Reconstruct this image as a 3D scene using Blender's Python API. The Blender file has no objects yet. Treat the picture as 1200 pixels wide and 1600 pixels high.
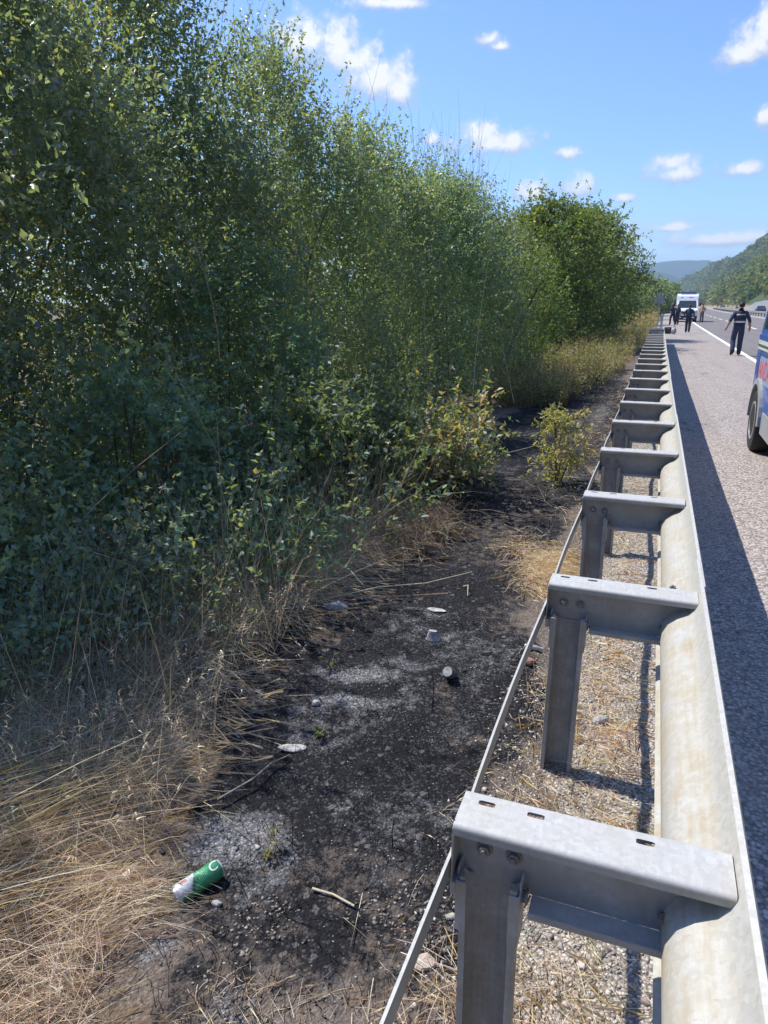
import bpy, bmesh, math, random
import numpy as np
from mathutils import Vector, Matrix

SC = bpy.context.scene
COL = SC.collection
R = math.radians
random.seed(7)

# ------------------------------------------------------------------ camera
cam = bpy.data.cameras.new('camera')
cam_o = bpy.data.objects.new('camera', cam)
COL.objects.link(cam_o)
cam.sensor_fit = 'VERTICAL'
cam.sensor_height = 36.0
cam.sensor_width = 27.0
cam.lens = 36.0 * 1100.0 / 1600.0
cam.clip_start = 0.05
cam.clip_end = 12000
cam_o.location = (0, 0, 1.70)
cam_o.rotation_euler = (R(90 - 16.41), 0, R(20.51))
SC.camera = cam_o

# ------------------------------------------------------------------ light, exposure
SUN_DIR = Vector((-0.48, 0.13, 0.72)).normalized()
SUN_EL = math.asin(SUN_DIR.z)
SUN_AZ = math.atan2(SUN_DIR.x, SUN_DIR.y)          # clockwise from +Y
sun = bpy.data.lights.new('sun', 'SUN')
sun.energy = 3.0
sun.angle = R(0.5)
sun.color = (1.0, 0.955, 0.88)
sun_o = bpy.data.objects.new('sun', sun)
sun_o.rotation_euler = SUN_DIR.to_track_quat('Z', 'Y').to_euler()
COL.objects.link(sun_o)

SC.view_settings.view_transform = 'Standard'
SC.view_settings.look = 'None'
SC.view_settings.exposure = 1.22
SC.view_settings.gamma = 1.0
SC.view_settings.use_curve_mapping = False
SC.render.engine = 'CYCLES'
SC.cycles.use_denoising = True
SC.cycles.max_bounces = 12
SC.cycles.diffuse_bounces = 7
SC.cycles.transmission_bounces = 7
SC.cycles.transparent_max_bounces = 6
SC.cycles.volume_bounces = 0


class NT:
    """small helper to write node trees"""
    def __init__(self, tree):
        self.t = tree
        self.t.nodes.clear()

    def n(self, typ, ins=None, **props):
        nd = self.t.nodes.new(typ)
        for k, v in props.items():
            setattr(nd, k, v)
        for k, v in (ins or {}).items():
            s = nd.inputs[k]
            if isinstance(v, bpy.types.NodeSocket):
                self.t.links.new(v, s)
            else:
                s.default_value = v
        return nd

    def math(self, op, a, b=None, c=None, clamp=False):
        nd = self.t.nodes.new('ShaderNodeMath')
        nd.operation = op
        nd.use_clamp = clamp
        for i, v in enumerate((a, b, c)):
            if v is None:
                continue
            if isinstance(v, bpy.types.NodeSocket):
                self.t.links.new(v, nd.inputs[i])
            else:
                nd.inputs[i].default_value = v
        return nd.outputs[0]

    def ramp(self, fac, stops, interp='LINEAR'):
        nd = self.t.nodes.new('ShaderNodeValToRGB')
        cr = nd.color_ramp
        cr.interpolation = interp
        while len(cr.elements) < len(stops):
            cr.elements.new(0.5)
        for e, (p, c) in zip(cr.elements, stops):
            e.position = p
            e.color = (c, c, c, 1) if isinstance(c, (int, float)) else (*c, 1)
        self.t.links.new(fac, nd.inputs[0])
        return nd.outputs[0]

    def mix(self, fac, a, b, blend='MIX'):
        nd = self.t.nodes.new('ShaderNodeMix')
        nd.data_type = 'RGBA'
        nd.blend_type = blend
        for idx, v in ((0, fac), (6, a), (7, b)):
            s = nd.inputs[idx]
            if isinstance(v, bpy.types.NodeSocket):
                self.t.links.new(v, s)
            elif idx == 0:
                s.default_value = v
            else:
                s.default_value = (v, v, v, 1) if isinstance(v, (int, float)) else (*v[:3], 1)
        return nd.outputs[2]


# ------------------------------------------------------------------ world: Nishita sky with fair weather cumulus
world = bpy.data.worlds.new('World')
SC.world = world
world.use_nodes = True
w = NT(world.node_tree)
skyn = w.n('ShaderNodeTexSky', sky_type='NISHITA', sun_disc=False)
skyn.sun_elevation = SUN_EL
skyn.sun_rotation = SUN_AZ % (2 * math.pi)
skyn.altitude = 200
skyn.air_density = 1.0
skyn.dust_density = 0.6
skyn.ozone_density = 1.6
tc = w.n('ShaderNodeTexCoord')
DIRS = tc.outputs['Generated']
# clouds: azimuth, elevation, half width, half height (degrees), true directions of the sky
CLOUDS = [(3.6, 4.3, 3.6, .42), (0.2, 5.2, 2.2, .30), (-26.03, 17.23, 2.23, 1.15), (-23.69, 16.84, 1.91, 1.45), (-20.97, 15.24, 2.66, 1.28), (-22.34, 16.05, 2.20, 1.11),
          (-19.36, 14.55, 1.52, 1.00), (-20.06, 19.41, 3.04, 0.38), (-13.07, 17.31, 0.85, 0.39), (-12.25, 16.88, 0.77, 0.25),
          (-12.47, 11.04, 2.99, 0.73), (-13.42, 11.63, 1.45, 0.68), (-11.19, 11.16, 1.35, 0.57), (-7.07, 10.33, 1.05, 0.40),
          (-9.49, 7.80, 1.28, 0.77), (-6.24, 8.12, 1.11, 0.71), (-3.07, 7.25, 0.91, 0.33), (0.39, 8.63, 2.05, 0.60),
          (-0.01, 9.25, 1.15, 0.67), (4.59, 8.64, 1.27, 0.46), (3.49, 15.28, 1.54, 0.69), (4.18, 15.67, 1.44, 0.95),
          (4.77, 16.42, 0.78, 0.93), (5.20, 11.60, 0.74, 0.58), (-17.04, 11.45, 0.64, 0.41)]
_r = random.Random(11)
for _k in range(22):       # the same kind of cloud all round the rest of the sky
    _az = 14 + _r.random() * 300
    _el = 8 + _r.random() ** 1.4 * 38
    _a = 1.2 + _r.random() * 2.6
    for _j in range(2):
        CLOUDS.append((_az + _r.uniform(-1, 1) * _a, _el + _r.uniform(-.3, .5) * _a * .5, _a * _r.uniform(.6, 1), _a * _r.uniform(.25, .45)))
acc = None
hacc = None
for az, el, wa, we in CLOUDS:
    a_, e_ = R(az), R(el)
    T = Vector((math.cos(a_), -math.sin(a_), 0))
    U = Vector((-math.sin(a_) * math.sin(e_), -math.cos(a_) * math.sin(e_), math.cos(e_)))
    Dv = Vector((math.sin(a_) * math.cos(e_), math.cos(a_) * math.cos(e_), math.sin(e_)))
    du = w.n('ShaderNodeVectorMath', {0: DIRS, 1: T / R(wa * 1.14)}, operation='DOT_PRODUCT').outputs['Value']
    dv = w.n('ShaderNodeVectorMath', {0: DIRS, 1: U / R(we * 1.45)}, operation='DOT_PRODUCT').outputs['Value']
    df = w.n('ShaderNodeVectorMath', {0: DIRS, 1: Dv}, operation='DOT_PRODUCT').outputs['Value']
    # flat bottoms: the lower half is squashed
    dv2 = w.math('MAXIMUM', dv, w.math('MULTIPLY', dv, -1.25))
    r2 = w.math('ADD', w.math('MULTIPLY', du, du), w.math('MULTIPLY', dv2, dv2))
    v = w.math('SUBTRACT', 1.0, w.math('SQRT', r2))
    v = w.math('SUBTRACT', v, w.math('MULTIPLY', w.math('LESS_THAN', df, 0.0), 50.0))
    acc = v if acc is None else w.math('MAXIMUM', acc, v)
    hv = w.math('ADD', v, w.math('MULTIPLY', dv, 0.45))
    hacc = hv if hacc is None else w.math('MAXIMUM', hacc, hv)
n1 = w.n('ShaderNodeTexNoise', {'Vector': DIRS, 'Scale': 46.0, 'Detail': 7.0, 'Roughness': 0.62}).outputs[0]
n2 = w.n('ShaderNodeTexNoise', {'Vector': DIRS, 'Scale': 130.0, 'Detail': 4.0, 'Roughness': 0.6}).outputs[0]
nn = w.math('ADD', w.math('MULTIPLY', w.math('SUBTRACT', n1, 0.5), 2.5), w.math('MULTIPLY', w.math('SUBTRACT', n2, 0.5), 0.55))
dens = w.math('ADD', acc, nn)
mask = w.n('ShaderNodeMapRange', {'Value': dens, 'From Min': -0.22, 'From Max': 0.74}, interpolation_type='SMOOTHSTEP').outputs[0]
# thin high veil low over the horizon
mp = w.n('ShaderNodeMapping', {'Vector': DIRS, 'Scale': (6, 6, 46)})
n3 = w.n('ShaderNodeTexNoise', {'Vector': mp.outputs[0], 'Scale': 1.0, 'Detail': 6.0, 'Roughness': 0.55}).outputs[0]
sep = w.n('ShaderNodeSeparateXYZ', {'Vector': DIRS})
zb = w.ramp(sep.outputs[2], [(0.0, 0.35), (0.05, 0.85), (0.085, 0.7), (0.115, 0.0)])
veil = w.math('MULTIPLY', w.ramp(n3, [(0.42, 0.0), (0.66, 1.0)]), w.math('MULTIPLY', zb, 0.9))
shade = w.ramp(w.math('ADD', w.math('MULTIPLY', hacc, 0.8), w.math('MULTIPLY', nn, 0.5)), [(0.05, (1.45, 1.68, 2.0)), (0.32, (2.2, 2.32, 2.5)), (0.62, (3.0, 3.0, 3.0))])
tint = w.mix(1.0, skyn.outputs[0], (0.37, 0.462, 0.655), 'MULTIPLY')
skyc = w.mix(veil, tint, (1.75, 1.95, 2.15))
skyc = w.mix(w.math('MULTIPLY', mask, 0.94), skyc, shade)
bg = w.n('ShaderNodeBackground', {'Color': skyc, 'Strength': 0.15})
wo = w.n('ShaderNodeOutputWorld', {'Surface': bg.outputs[0]})


# ------------------------------------------------------------------ helpers
def tag(o, label=None, cat=None, group=None, kind=None):
    if label:
        o['label'] = label
    if cat:
        o['category'] = cat
    if group:
        o['group'] = group
    if kind:
        o['kind'] = kind
    return o


def empty(name, loc=(0, 0, 0), rz=0.0, label=None, cat=None, group=None):
    o = bpy.data.objects.new(name, None)
    o.empty_display_size = 0.2
    COL.objects.link(o)
    o.location = loc
    o.rotation_euler = (0, 0, rz)
    return tag(o, label, cat, group)


def link(name, me, parent=None, mats=None):
    o = bpy.data.objects.new(name, me)
    COL.objects.link(o)
    if parent is not None:
        o.parent = parent
    if mats:
        for m in mats:
            if m.name not in me.materials:
                me.materials.append(m)
    return o


def np_mesh(name, V, F, mat, parent=None, col=None, smooth=False):
    """V (n,3); F (m,k) with constant k"""
    me = bpy.data.meshes.new(name)
    V = np.asarray(V, np.float32)
    F = np.asarray(F, np.int32)
    k = F.shape[1]
    me.vertices.add(len(V))
    me.vertices.foreach_set('co', V.ravel())
    me.loops.add(F.size)
    me.loops.foreach_set('vertex_index', F.ravel())
    me.polygons.add(len(F))
    me.polygons.foreach_set('loop_start', np.arange(0, F.size, k, dtype=np.int32))
    me.polygons.foreach_set('loop_total', np.full(len(F), k, np.int32))
    if smooth:
        me.polygons.foreach_set('use_smooth', np.ones(len(F), bool))
    me.update(calc_edges=True)
    if col is not None:
        ca = me.color_attributes.new('Col', 'FLOAT_COLOR', 'POINT')
        c4 = np.ones((len(V), 4), np.float32)
        c4[:, :3] = col[:, :3]
        if col.shape[1] > 3:
            c4[:, 3] = col[:, 3]
        ca.data.foreach_set('color', c4.ravel())
    me.materials.append(mat)
    return link(name, me, parent)


class MB:
    """collects shapes and links them as one mesh object"""
    def __init__(self):
        self.v, self.f, self.m = [], [], []

    def add(self, V, F, mi=0):
        b = len(self.v)
        self.v += [tuple(p) for p in V]
        self.f += [tuple(i + b for i in q) for q in F]
        self.m += [mi] * len(F)
        return self

    def box(self, c, s, rot=None, mi=0):
        V = [Vector(((i & 1) - .5, ((i >> 1) & 1) - .5, ((i >> 2) & 1) - .5)) for i in range(8)]
        V = [Vector((p.x * s[0], p.y * s[1], p.z * s[2])) for p in V]
        if rot is not None:
            V = [rot @ p for p in V]
        V = [p + Vector(c) for p in V]
        return self.add(V, [(0, 2, 3, 1), (4, 5, 7, 6), (0, 1, 5, 4), (2, 6, 7, 3), (0, 4, 6, 2), (1, 3, 7, 5)], mi)

    def tube(self, path, r, n=8, mi=0, cap=True):
        path = [Vector(p) for p in path]
        rs = r if isinstance(r, (list, tuple)) else [r] * len(path)
        V, F = [], []
        ref = None
        for i, p in enumerate(path):
            d = (path[min(i + 1, len(path) - 1)] - path[max(i - 1, 0)]).normalized()
            if ref is None:
                ref = d.orthogonal().normalized()
            a = (ref - d * ref.dot(d)).normalized()
            ref = a
            b = d.cross(a)
            for k in range(n):
                t = 2 * math.pi * k / n
                V.append(p + (a * math.cos(t) + b * math.sin(t)) * rs[i])
        for i in range(len(path) - 1):
            for k in range(n):
                k2 = (k + 1) % n
                F.append((i * n + k, i * n + k2, (i + 1) * n + k2, (i + 1) * n + k))
        if cap:
            F.append(tuple(range(n - 1, -1, -1)))
            F.append(tuple(range((len(path) - 1) * n, len(path) * n)))
        return self.add(V, F, mi)

    def lathe(self, prof, M=None, n=24, mi=0, sx=1.0, sy=1.0):
        V, F = [], []
        for r_, z_ in prof:
            for k in range(n):
                t = 2 * math.pi * k / n
                V.append(Vector((r_ * math.cos(t) * sx, r_ * math.sin(t) * sy, z_)))
        for i in range(len(prof) - 1):
            for k in range(n):
                k2 = (k + 1) % n
                F.append((i * n + k, i * n + k2, (i + 1) * n + k2, (i + 1) * n + k))
        F.append(tuple(range(n - 1, -1, -1)))
        F.append(tuple(range((len(prof) - 1) * n, len(prof) * n)))
        if M is not None:
            V = [M @ p for p in V]
        return self.add(V, F, mi)

    def prism(self, poly, h0, h1, axis='x', mi=0):
        """poly of 2D points; extruded along axis from h0 to h1. axis x: (y,z), y: (x,z), z: (x,y)"""
        def P(a, b, h):
            return {'x': (h, a, b), 'y': (a, h, b), 'z': (a, b, h)}[axis]
        n = len(poly)
        V = [P(a, b, h0) for a, b in poly] + [P(a, b, h1) for a, b in poly]
        F = [tuple(range(n)), tuple(range(2 * n - 1, n - 1, -1))]
        F += [(i, (i + 1) % n, (i + 1) % n + n, i + n) for i in range(n)]
        return self.add(V, F, mi)

    def ell(self, c, r, n=12, m=8, mi=0, rot=None):
        V, F = [], []
        for i in range(m + 1):
            ph = math.pi * i / m
            for k in range(n):
                t = 2 * math.pi * k / n
                p = Vector((r[0] * math.sin(ph) * math.cos(t), r[1] * math.sin(ph) * math.sin(t), r[2] * math.cos(ph)))
                if rot is not None:
                    p = rot @ p
                V.append(p + Vector(c))
        for i in range(m):
            for k in range(n):
                k2 = (k + 1) % n
                F.append((i * n + k, (i + 1) * n + k, (i + 1) * n + k2, i * n + k2))
        return self.add(V, F, mi)

    def mesh(self, name, mats, smooth=False, bevel=0.0, recalc=True):
        me = bpy.data.meshes.new(name)
        bm = bmesh.new()
        vs = [bm.verts.new(p) for p in self.v]
        bm.verts.ensure_lookup_table()
        for q, mi in zip(self.f, self.m):
            try:
                fc = bm.faces.new([vs[i] for i in q])
                fc.material_index = mi
                fc.smooth = smooth
            except ValueError:
                pass
        bmesh.ops.remove_doubles(bm, verts=bm.verts, dist=1e-5)
        if recalc:
            bmesh.ops.recalc_face_normals(bm, faces=bm.faces)
        if bevel:
            ed = [e for e in bm.edges if len(e.link_faces) == 2 and e.calc_face_angle(0) > 0.6]
            bmesh.ops.bevel(bm, geom=ed, offset=bevel, segments=2, profile=0.6, affect='EDGES', clamp_overlap=True)
        bm.to_mesh(me)
        bm.free()
        for m in (mats if isinstance(mats, (list, tuple)) else [mats]):
            me.materials.append(m)
        return me

    def build(self, name, mats, parent=None, smooth=False, bevel=0.0, recalc=True):
        me = self.mesh(name, mats, smooth, bevel, recalc)
        if smooth:
            try:
                me.set_sharp_from_angle(angle=R(40))
            except Exception:
                pass
        return link(name, me, parent)


# ------------------------------------------------------------------ numpy noise
def _hash(ix, iy, seed):
    h = (ix.astype(np.int64) * 374761393 + iy.astype(np.int64) * 668265263 + seed * 974634541) & 0x7fffffff
    h = ((h ^ (h >> 13)) * 1274126177) & 0x7fffffff
    h = h ^ (h >> 16)
    return (h & 0xffff) / 65535.0


def vnoise(x, y, scale, seed=0):
    x = np.asarray(x, float) / scale
    y = np.asarray(y, float) / scale
    ix, iy = np.floor(x), np.floor(y)
    fx, fy = x - ix, y - iy
    fx = fx * fx * (3 - 2 * fx)
    fy = fy * fy * (3 - 2 * fy)
    a = _hash(ix, iy, seed)
    b = _hash(ix + 1, iy, seed)
    c = _hash(ix, iy + 1, seed)
    d = _hash(ix + 1, iy + 1, seed)
    return (a * (1 - fx) + b * fx) * (1 - fy) + (c * (1 - fx) + d * fx) * fy


def fbm(x, y, scale, seed=0, octv=4, gain=0.5):
    s, a, t = 0, 1.0, 0
    for o in range(octv):
        s = s + a * vnoise(x, y, scale / 2 ** o, seed + o * 17)
        t += a
        a *= gain
    return s / t


def cx(y):
    """the gentle right-hand bend of the road"""
    y = np.maximum(np.asarray(y, float), 0)
    return 7e-5 * y * y


def cxf(y):
    return float(cx(y))


def sstep(a, b, x):
    t = np.clip((x - a) / (b - a), 0, 1)
    return t * t * (3 - 2 * t)


def gz(x, y):
    """ground height; x is measured from the road line"""
    x = np.asarray(x, float)
    y = np.asarray(y, float)
    z = np.interp(x, [-60, -8, -4, -2.2, -1.2, -0.2, 0.22, 0.30, 0.36, 40], [-.5, -.45, -.22, -.12, -.09, -.06, -.012, -.012, -.06, -.06])
    near = sstep(0.30, 0.1, x)
    z = z + near * ((fbm(x, y, 0.9, 3, 3) - .5) * 0.07 + (fbm(x, y, 0.11, 5, 3) - .5) * 0.035 * sstep(20, 8, y))
    return z


def gzf(x, y):
    return float(gz(x, y))


# ------------------------------------------------------------------ materials
def mat(name):
    m = bpy.data.materials.new(name)
    m.use_nodes = True
    return m, NT(m.node_tree)


def out(nt, sh, disp=None):
    o = nt.n('ShaderNodeOutputMaterial', {'Surface': sh})
    return o


def obj_coord(nt):
    return nt.n('ShaderNodeTexCoord').outputs['Object']


def simple(name, colr, rough=0.6, metal=0.0, var=0.12, scale=18.0, spec=0.4, bump=0.0, coat=0.0):
    """a plain material with a little mottling and wear so that nothing is perfectly uniform"""
    m, t = mat(name)
    c = obj_coord(t)
    nz = t.n('ShaderNodeTexNoise', {'Vector': c, 'Scale': scale, 'Detail': 5.0, 'Roughness': 0.6}).outputs[0]
    lo = tuple(max(0, k * (1 - var)) for k in colr)
    hi = tuple(min(1, k * (1 + var)) for k in colr)
    cc = t.ramp(nz, [(0.3, lo), (0.7, hi)])
    rr = t.math('ADD', t.math('MULTIPLY', t.math('SUBTRACT', nz, 0.5), 0.25), rough)
    ins = {'Base Color': cc, 'Roughness': rr, 'Metallic': metal, 'Specular IOR Level': spec, 'Coat Weight': coat}
    if bump:
        ins['Normal'] = t.n('ShaderNodeBump', {'Height': nz, 'Strength': bump, 'Distance': 0.02}).outputs[0]
    b = t.n('ShaderNodeBsdfPrincipled', ins)
    out(t, b.outputs[0])
    return m


def foliage(name, trans=0.46, rough=0.40, spec=0.75, tint=(1.55, 1.40, 0.50)):
    m, t = mat(name)
    a = t.n('ShaderNodeAttribute', attribute_name='Col').outputs['Color']
    b = t.n('ShaderNodeBsdfPrincipled', {'Base Color': a, 'Roughness': rough, 'Specular IOR Level': spec})
    tr = t.n('ShaderNodeBsdfTranslucent', {'Color': t.mix(1.0, a, tint, 'MULTIPLY')})
    mx = t.n('ShaderNodeMixShader', {0: trans, 1: b.outputs[0], 2: tr.outputs[0]})
    out(t, mx.outputs[0])
    return m


def vcol(name, rough=0.85, spec=0.2):
    m, t = mat(name)
    a = t.n('ShaderNodeAttribute', attribute_name='Col').outputs['Color']
    b = t.n('ShaderNodeBsdfPrincipled', {'Base Color': a, 'Roughness': rough, 'Specular IOR Level': spec})
    out(t, b.outputs[0])
    return m


def steel(name, base, dirt, dirt_amt=0.5, rough=0.5, metal=0.45, zdust=False, wall_shade=0.0):
    """hot-dip galvanised steel: spangle, run marks, dust"""
    m, t = mat(name)
    c0 = obj_coord(t)
    rnd = t.n('ShaderNodeObjectInfo').outputs['Random']
    cv = t.n('ShaderNodeCombineXYZ', {0: t.math('MULTIPLY', rnd, 37.0), 1: t.math('MULTIPLY', rnd, 91.0), 2: t.math('MULTIPLY', rnd, 53.0)})
    c = t.n('ShaderNodeVectorMath', {0: c0, 1: cv.outputs[0]}, operation='ADD').outputs[0]
    vo = t.n('ShaderNodeTexVoronoi', {'Vector': c, 'Scale': 85.0})
    sp = t.n('ShaderNodeSeparateColor', {'Color': vo.outputs['Color']}).outputs[0]
    nz = t.n('ShaderNodeTexNoise', {'Vector': c, 'Scale': 9.0, 'Detail': 7.0, 'Roughness': 0.65}).outputs[0]
    mp = t.n('ShaderNodeMapping', {'Vector': c, 'Scale': (40.0, 3.0, 3.0)})
    st = t.n('ShaderNodeTexNoise', {'Vector': mp.outputs[0], 'Scale': 2.0, 'Detail': 5.0}).outputs[0]
    fine = t.n('ShaderNodeTexNoise', {'Vector': c, 'Scale': 260.0, 'Detail': 2.0}).outputs[0]
    col = t.mix(t.math('MULTIPLY', sp, 0.5), base, tuple(k * 0.66 for k in base))
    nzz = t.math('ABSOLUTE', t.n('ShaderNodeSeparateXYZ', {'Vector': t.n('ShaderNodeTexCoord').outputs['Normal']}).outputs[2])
    side_shade = t.math('MULTIPLY', t.math('SUBTRACT', 1.0, t.ramp(nzz, [(0.3, 0.0), (0.75, 1.0)])), wall_shade)
    side_shade = t.math('MULTIPLY', side_shade, t.ramp(nz, [(0.25, 0.45), (0.65, 1.0)]))
    col = t.mix(side_shade, col, (0.15, 0.132, 0.11))  # shade of the upright faces painted in as a dusty brown-grey
    dm = t.math('MULTIPLY', t.ramp(t.math('ADD', t.math('MULTIPLY', nz, 0.6), t.math('MULTIPLY', st, 0.4)), [(0.38, 0.0), (0.66, 1.0)]), dirt_amt)
    if zdust:
        dm = t.math('MULTIPLY', dm, t.ramp(t.n('ShaderNodeSeparateXYZ', {'Vector': c0}).outputs[2], [(0.675, 1.0), (0.70, 0.18)]))
    col = t.mix(dm, col, dirt)
    sp2 = t.ramp(fine, [(0.66, 0.0), (0.74, 1.0)])
    col = t.mix(t.math('MULTIPLY', sp2, 0.35), col, tuple(k * 0.5 for k in dirt))
    ro = t.math('ADD', t.math('MULTIPLY', dm, 0.3), rough)
    bp = t.n('ShaderNodeBump', {'Height': nz, 'Strength': 0.12, 'Distance': 0.01}).outputs[0]
    b = t.n('ShaderNodeBsdfPrincipled', {'Base Color': col, 'Metallic': t.math('MULTIPLY', t.math('SUBTRACT', 1.0, dm), metal), 'Roughness': ro, 'Normal': bp})
    out(t, b.outputs[0])
    return m


M = {}
M['leaf'] = foliage('hedge_leaf')
M['leaf_bright'] = foliage('bramble_leaf', 0.45, 0.45, 0.4)
M['bark'] = simple('bark', (0.10, 0.085, 0.065), 0.9, var=0.35, scale=40, bump=0.4)
M['twig'] = simple('twig_bark', (0.21, 0.185, 0.155), 0.85, var=0.3, scale=30)
M['grass'] = foliage('dry_grass_blade', 0.25, 0.6, 0.25, (1.1, 1.0, 0.8))
M['char'] = simple('charred_stalk', (0.016, 0.015, 0.016), 0.8, var=0.3)
M['stone'] = vcol('loose_stone', 0.85, 0.25)
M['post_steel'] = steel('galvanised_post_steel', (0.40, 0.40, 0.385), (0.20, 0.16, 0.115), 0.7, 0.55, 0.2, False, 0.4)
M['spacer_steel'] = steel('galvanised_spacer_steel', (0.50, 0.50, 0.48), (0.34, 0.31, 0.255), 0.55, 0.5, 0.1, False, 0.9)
M['beam_steel'] = steel('dusty_beam_steel', (0.47, 0.465, 0.43), (0.30, 0.25, 0.16), 0.95, 0.5, 0.25, True)
M['bolt_steel'] = steel('bolt_steel', (0.26, 0.25, 0.24), (0.13, 0.075, 0.045), 0.8, 0.45, 0.5)


# asphalt of the hard shoulder and the lanes
def asphalt(name, lo, hi, scale, worn):
    m, t = mat(name)
    c = obj_coord(t)
    vo = t.n('ShaderNodeTexVoronoi', {'Vector': c, 'Scale': scale, 'Randomness': 1.0})
    ce = t.n('ShaderNodeSeparateColor', {'Color': vo.outputs['Color']})
    big = t.n('ShaderNodeTexNoise', {'Vector': c, 'Scale': 0.7, 'Detail': 6.0, 'Roughness': 0.6}).outputs[0]
    mid = t.n('ShaderNodeTexNoise', {'Vector': c, 'Scale': 7.0, 'Detail': 4.0}).outputs[0]
    chip = t.ramp(ce.outputs[0], [(0.0, lo), (0.45, tuple((a + b) / 2 for a, b in zip(lo, hi))), (1.0, hi)])
    hue = t.mix(t.math('MULTIPLY', ce.outputs[1], 0.5), chip, (0.30, 0.215, 0.17))
    gapm = t.ramp(vo.outputs['Distance'], [(0.38, 0.0), (0.75, 1.0)])
    col = t.mix(t.math('MULTIPLY', gapm, 0.75), hue, (0.035, 0.034, 0.034))
    bl = t.math('ADD', t.math('MULTIPLY', big, 0.6), t.math('MULTIPLY', mid, 0.4))
    col = t.mix(t.ramp(bl, [(0.36, 0.30), (0.60, 0.0)]), col, worn)
    mpl = t.n('ShaderNodeMapping', {'Vector': c, 'Scale': (1.3, 0.06, 1.0)})
    trk = t.n('ShaderNodeTexNoise', {'Vector': mpl.outputs[0], 'Scale': 2.0, 'Detail': 5.0, 'Roughness': 0.6}).outputs[0]
    col = t.mix(t.ramp(trk, [(0.50, 0.0), (0.68, 0.30)]), col, tuple(k * .5 for k in worn))
    oil = t.n('ShaderNodeTexNoise', {'Vector': c, 'Scale': 2.6, 'Detail': 3.0, 'Roughness': 0.5}).outputs[0]
    col = t.mix(t.ramp(oil, [(0.70, 0.0), (0.76, 0.5)]), col, tuple(k * .35 for k in worn))
    ck = t.n('ShaderNodeTexVoronoi', {'Vector': t.n('ShaderNodeVectorMath', {0: c, 1: t.n('ShaderNodeTexNoise', {'Vector': c, 'Scale': 3.0, 'Detail': 4.0}).outputs['Color']}, operation='ADD').outputs[0], 'Scale': 0.42}, feature='DISTANCE_TO_EDGE').outputs['Distance']
    ckm = t.math('MULTIPLY', t.ramp(ck, [(0.004, 1.0), (0.012, 0.0)]), t.ramp(big, [(0.50, 0.0), (0.60, 0.8)]))
    col = t.mix(ckm, col, (0.03, 0.03, 0.03))
    sx_ = t.n('ShaderNodeSeparateXYZ', {'Vector': c}).outputs[0]
    grit = t.math('MULTIPLY', t.ramp(sx_, [(0.45, 0.75), (0.95, 0.0)]), t.ramp(mid, [(0.40, 0.0), (0.62, 1.0)]))
    col = t.mix(t.math('MULTIPLY', grit, 0.6), col, (0.36, 0.32, 0.27))
    h = t.math('SUBTRACT', t.math('MULTIPLY', ce.outputs[2], 0.4), vo.outputs['Distance'])
    bp = t.n('ShaderNodeBump', {'Height': h, 'Strength': 0.5, 'Distance': 0.006}).outputs[0]
    b = t.n('ShaderNodeBsdfPrincipled', {'Base Color': col, 'Roughness': 0.85, 'Specular IOR Level': 0.3, 'Normal': bp})
    out(t, b.outputs[0])
    return m


M['shoulder'] = asphalt('chip_seal_shoulder', (0.13, 0.12, 0.112), (0.70, 0.635, 0.585), 62.0, (0.32, 0.28, 0.25))
M['lane'] = asphalt('asphalt_lane', (0.12, 0.12, 0.122), (0.30, 0.295, 0.29), 110.0, (0.165, 0.162, 0.158))
m, t = mat('road_paint')
c = obj_coord(t)
nz = t.n('ShaderNodeTexNoise', {'Vector': c, 'Scale': 30.0, 'Detail': 6.0, 'Roughness': 0.7}).outputs[0]
b = t.n('ShaderNodeBsdfPrincipled', {'Base Color': t.ramp(nz, [(0.30, (0.30, 0.29, 0.28)), (0.42, (0.78, 0.78, 0.76))]), 'Roughness': 0.7})
out(t, b.outputs[0])
M['paint'] = m

# verge soil: char, ash, gravel and straw litter are baked as masks in the ground mesh
m, t = mat('burnt_verge_soil')
c = obj_coord(t)
at = t.n('ShaderNodeAttribute', attribute_name='Col')
sc = t.n('ShaderNodeSeparateColor', {'Color': at.outputs['Color']})
mch, mash, mgr = sc.outputs[0], sc.outputs[1], sc.outputs[2]
mdry = at.outputs['Alpha']
vo = t.n('ShaderNodeTexVoronoi', {'Vector': c, 'Scale': 105.0})
ce = t.n('ShaderNodeSeparateColor', {'Color': vo.outputs['Color']})
vo2 = t.n('ShaderNodeTexVoronoi', {'Vector': c, 'Scale': 48.0})
ce2 = t.n('ShaderNodeSeparateColor', {'Color': vo2.outputs['Color']})
nf = t.n('ShaderNodeTexNoise', {'Vector': c, 'Scale': 55.0, 'Detail': 6.0, 'Roughness': 0.7}).outputs[0]
nm = t.n('ShaderNodeTexNoise', {'Vector': c, 'Scale': 14.0, 'Detail': 6.0, 'Roughness': 0.65}).outputs[0]
nl = t.n('ShaderNodeTexNoise', {'Vector': c, 'Scale': 4.0, 'Detail': 6.0, 'Roughness': 0.65}).outputs[0]
soil = t.ramp(nf, [(0.25, (0.06, 0.048, 0.040)), (0.5, (0.145, 0.118, 0.098)), (0.75, (0.29, 0.245, 0.205))])
litter = t.ramp(nf, [(0.28, (0.07, 0.052, 0.038)), (0.52, (0.16, 0.12, 0.088)), (0.75, (0.34, 0.27, 0.195))])
stone = t.ramp(ce.outputs[0], [(0.0, (0.22, 0.195, 0.165)), (0.5, (0.40, 0.36, 0.305)), (1.0, (0.62, 0.57, 0.50))])
stone = t.mix(t.ramp(vo.outputs['Distance'], [(0.35, 0.0), (0.8, 0.85)]), stone, (0.10, 0.082, 0.066))
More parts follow.
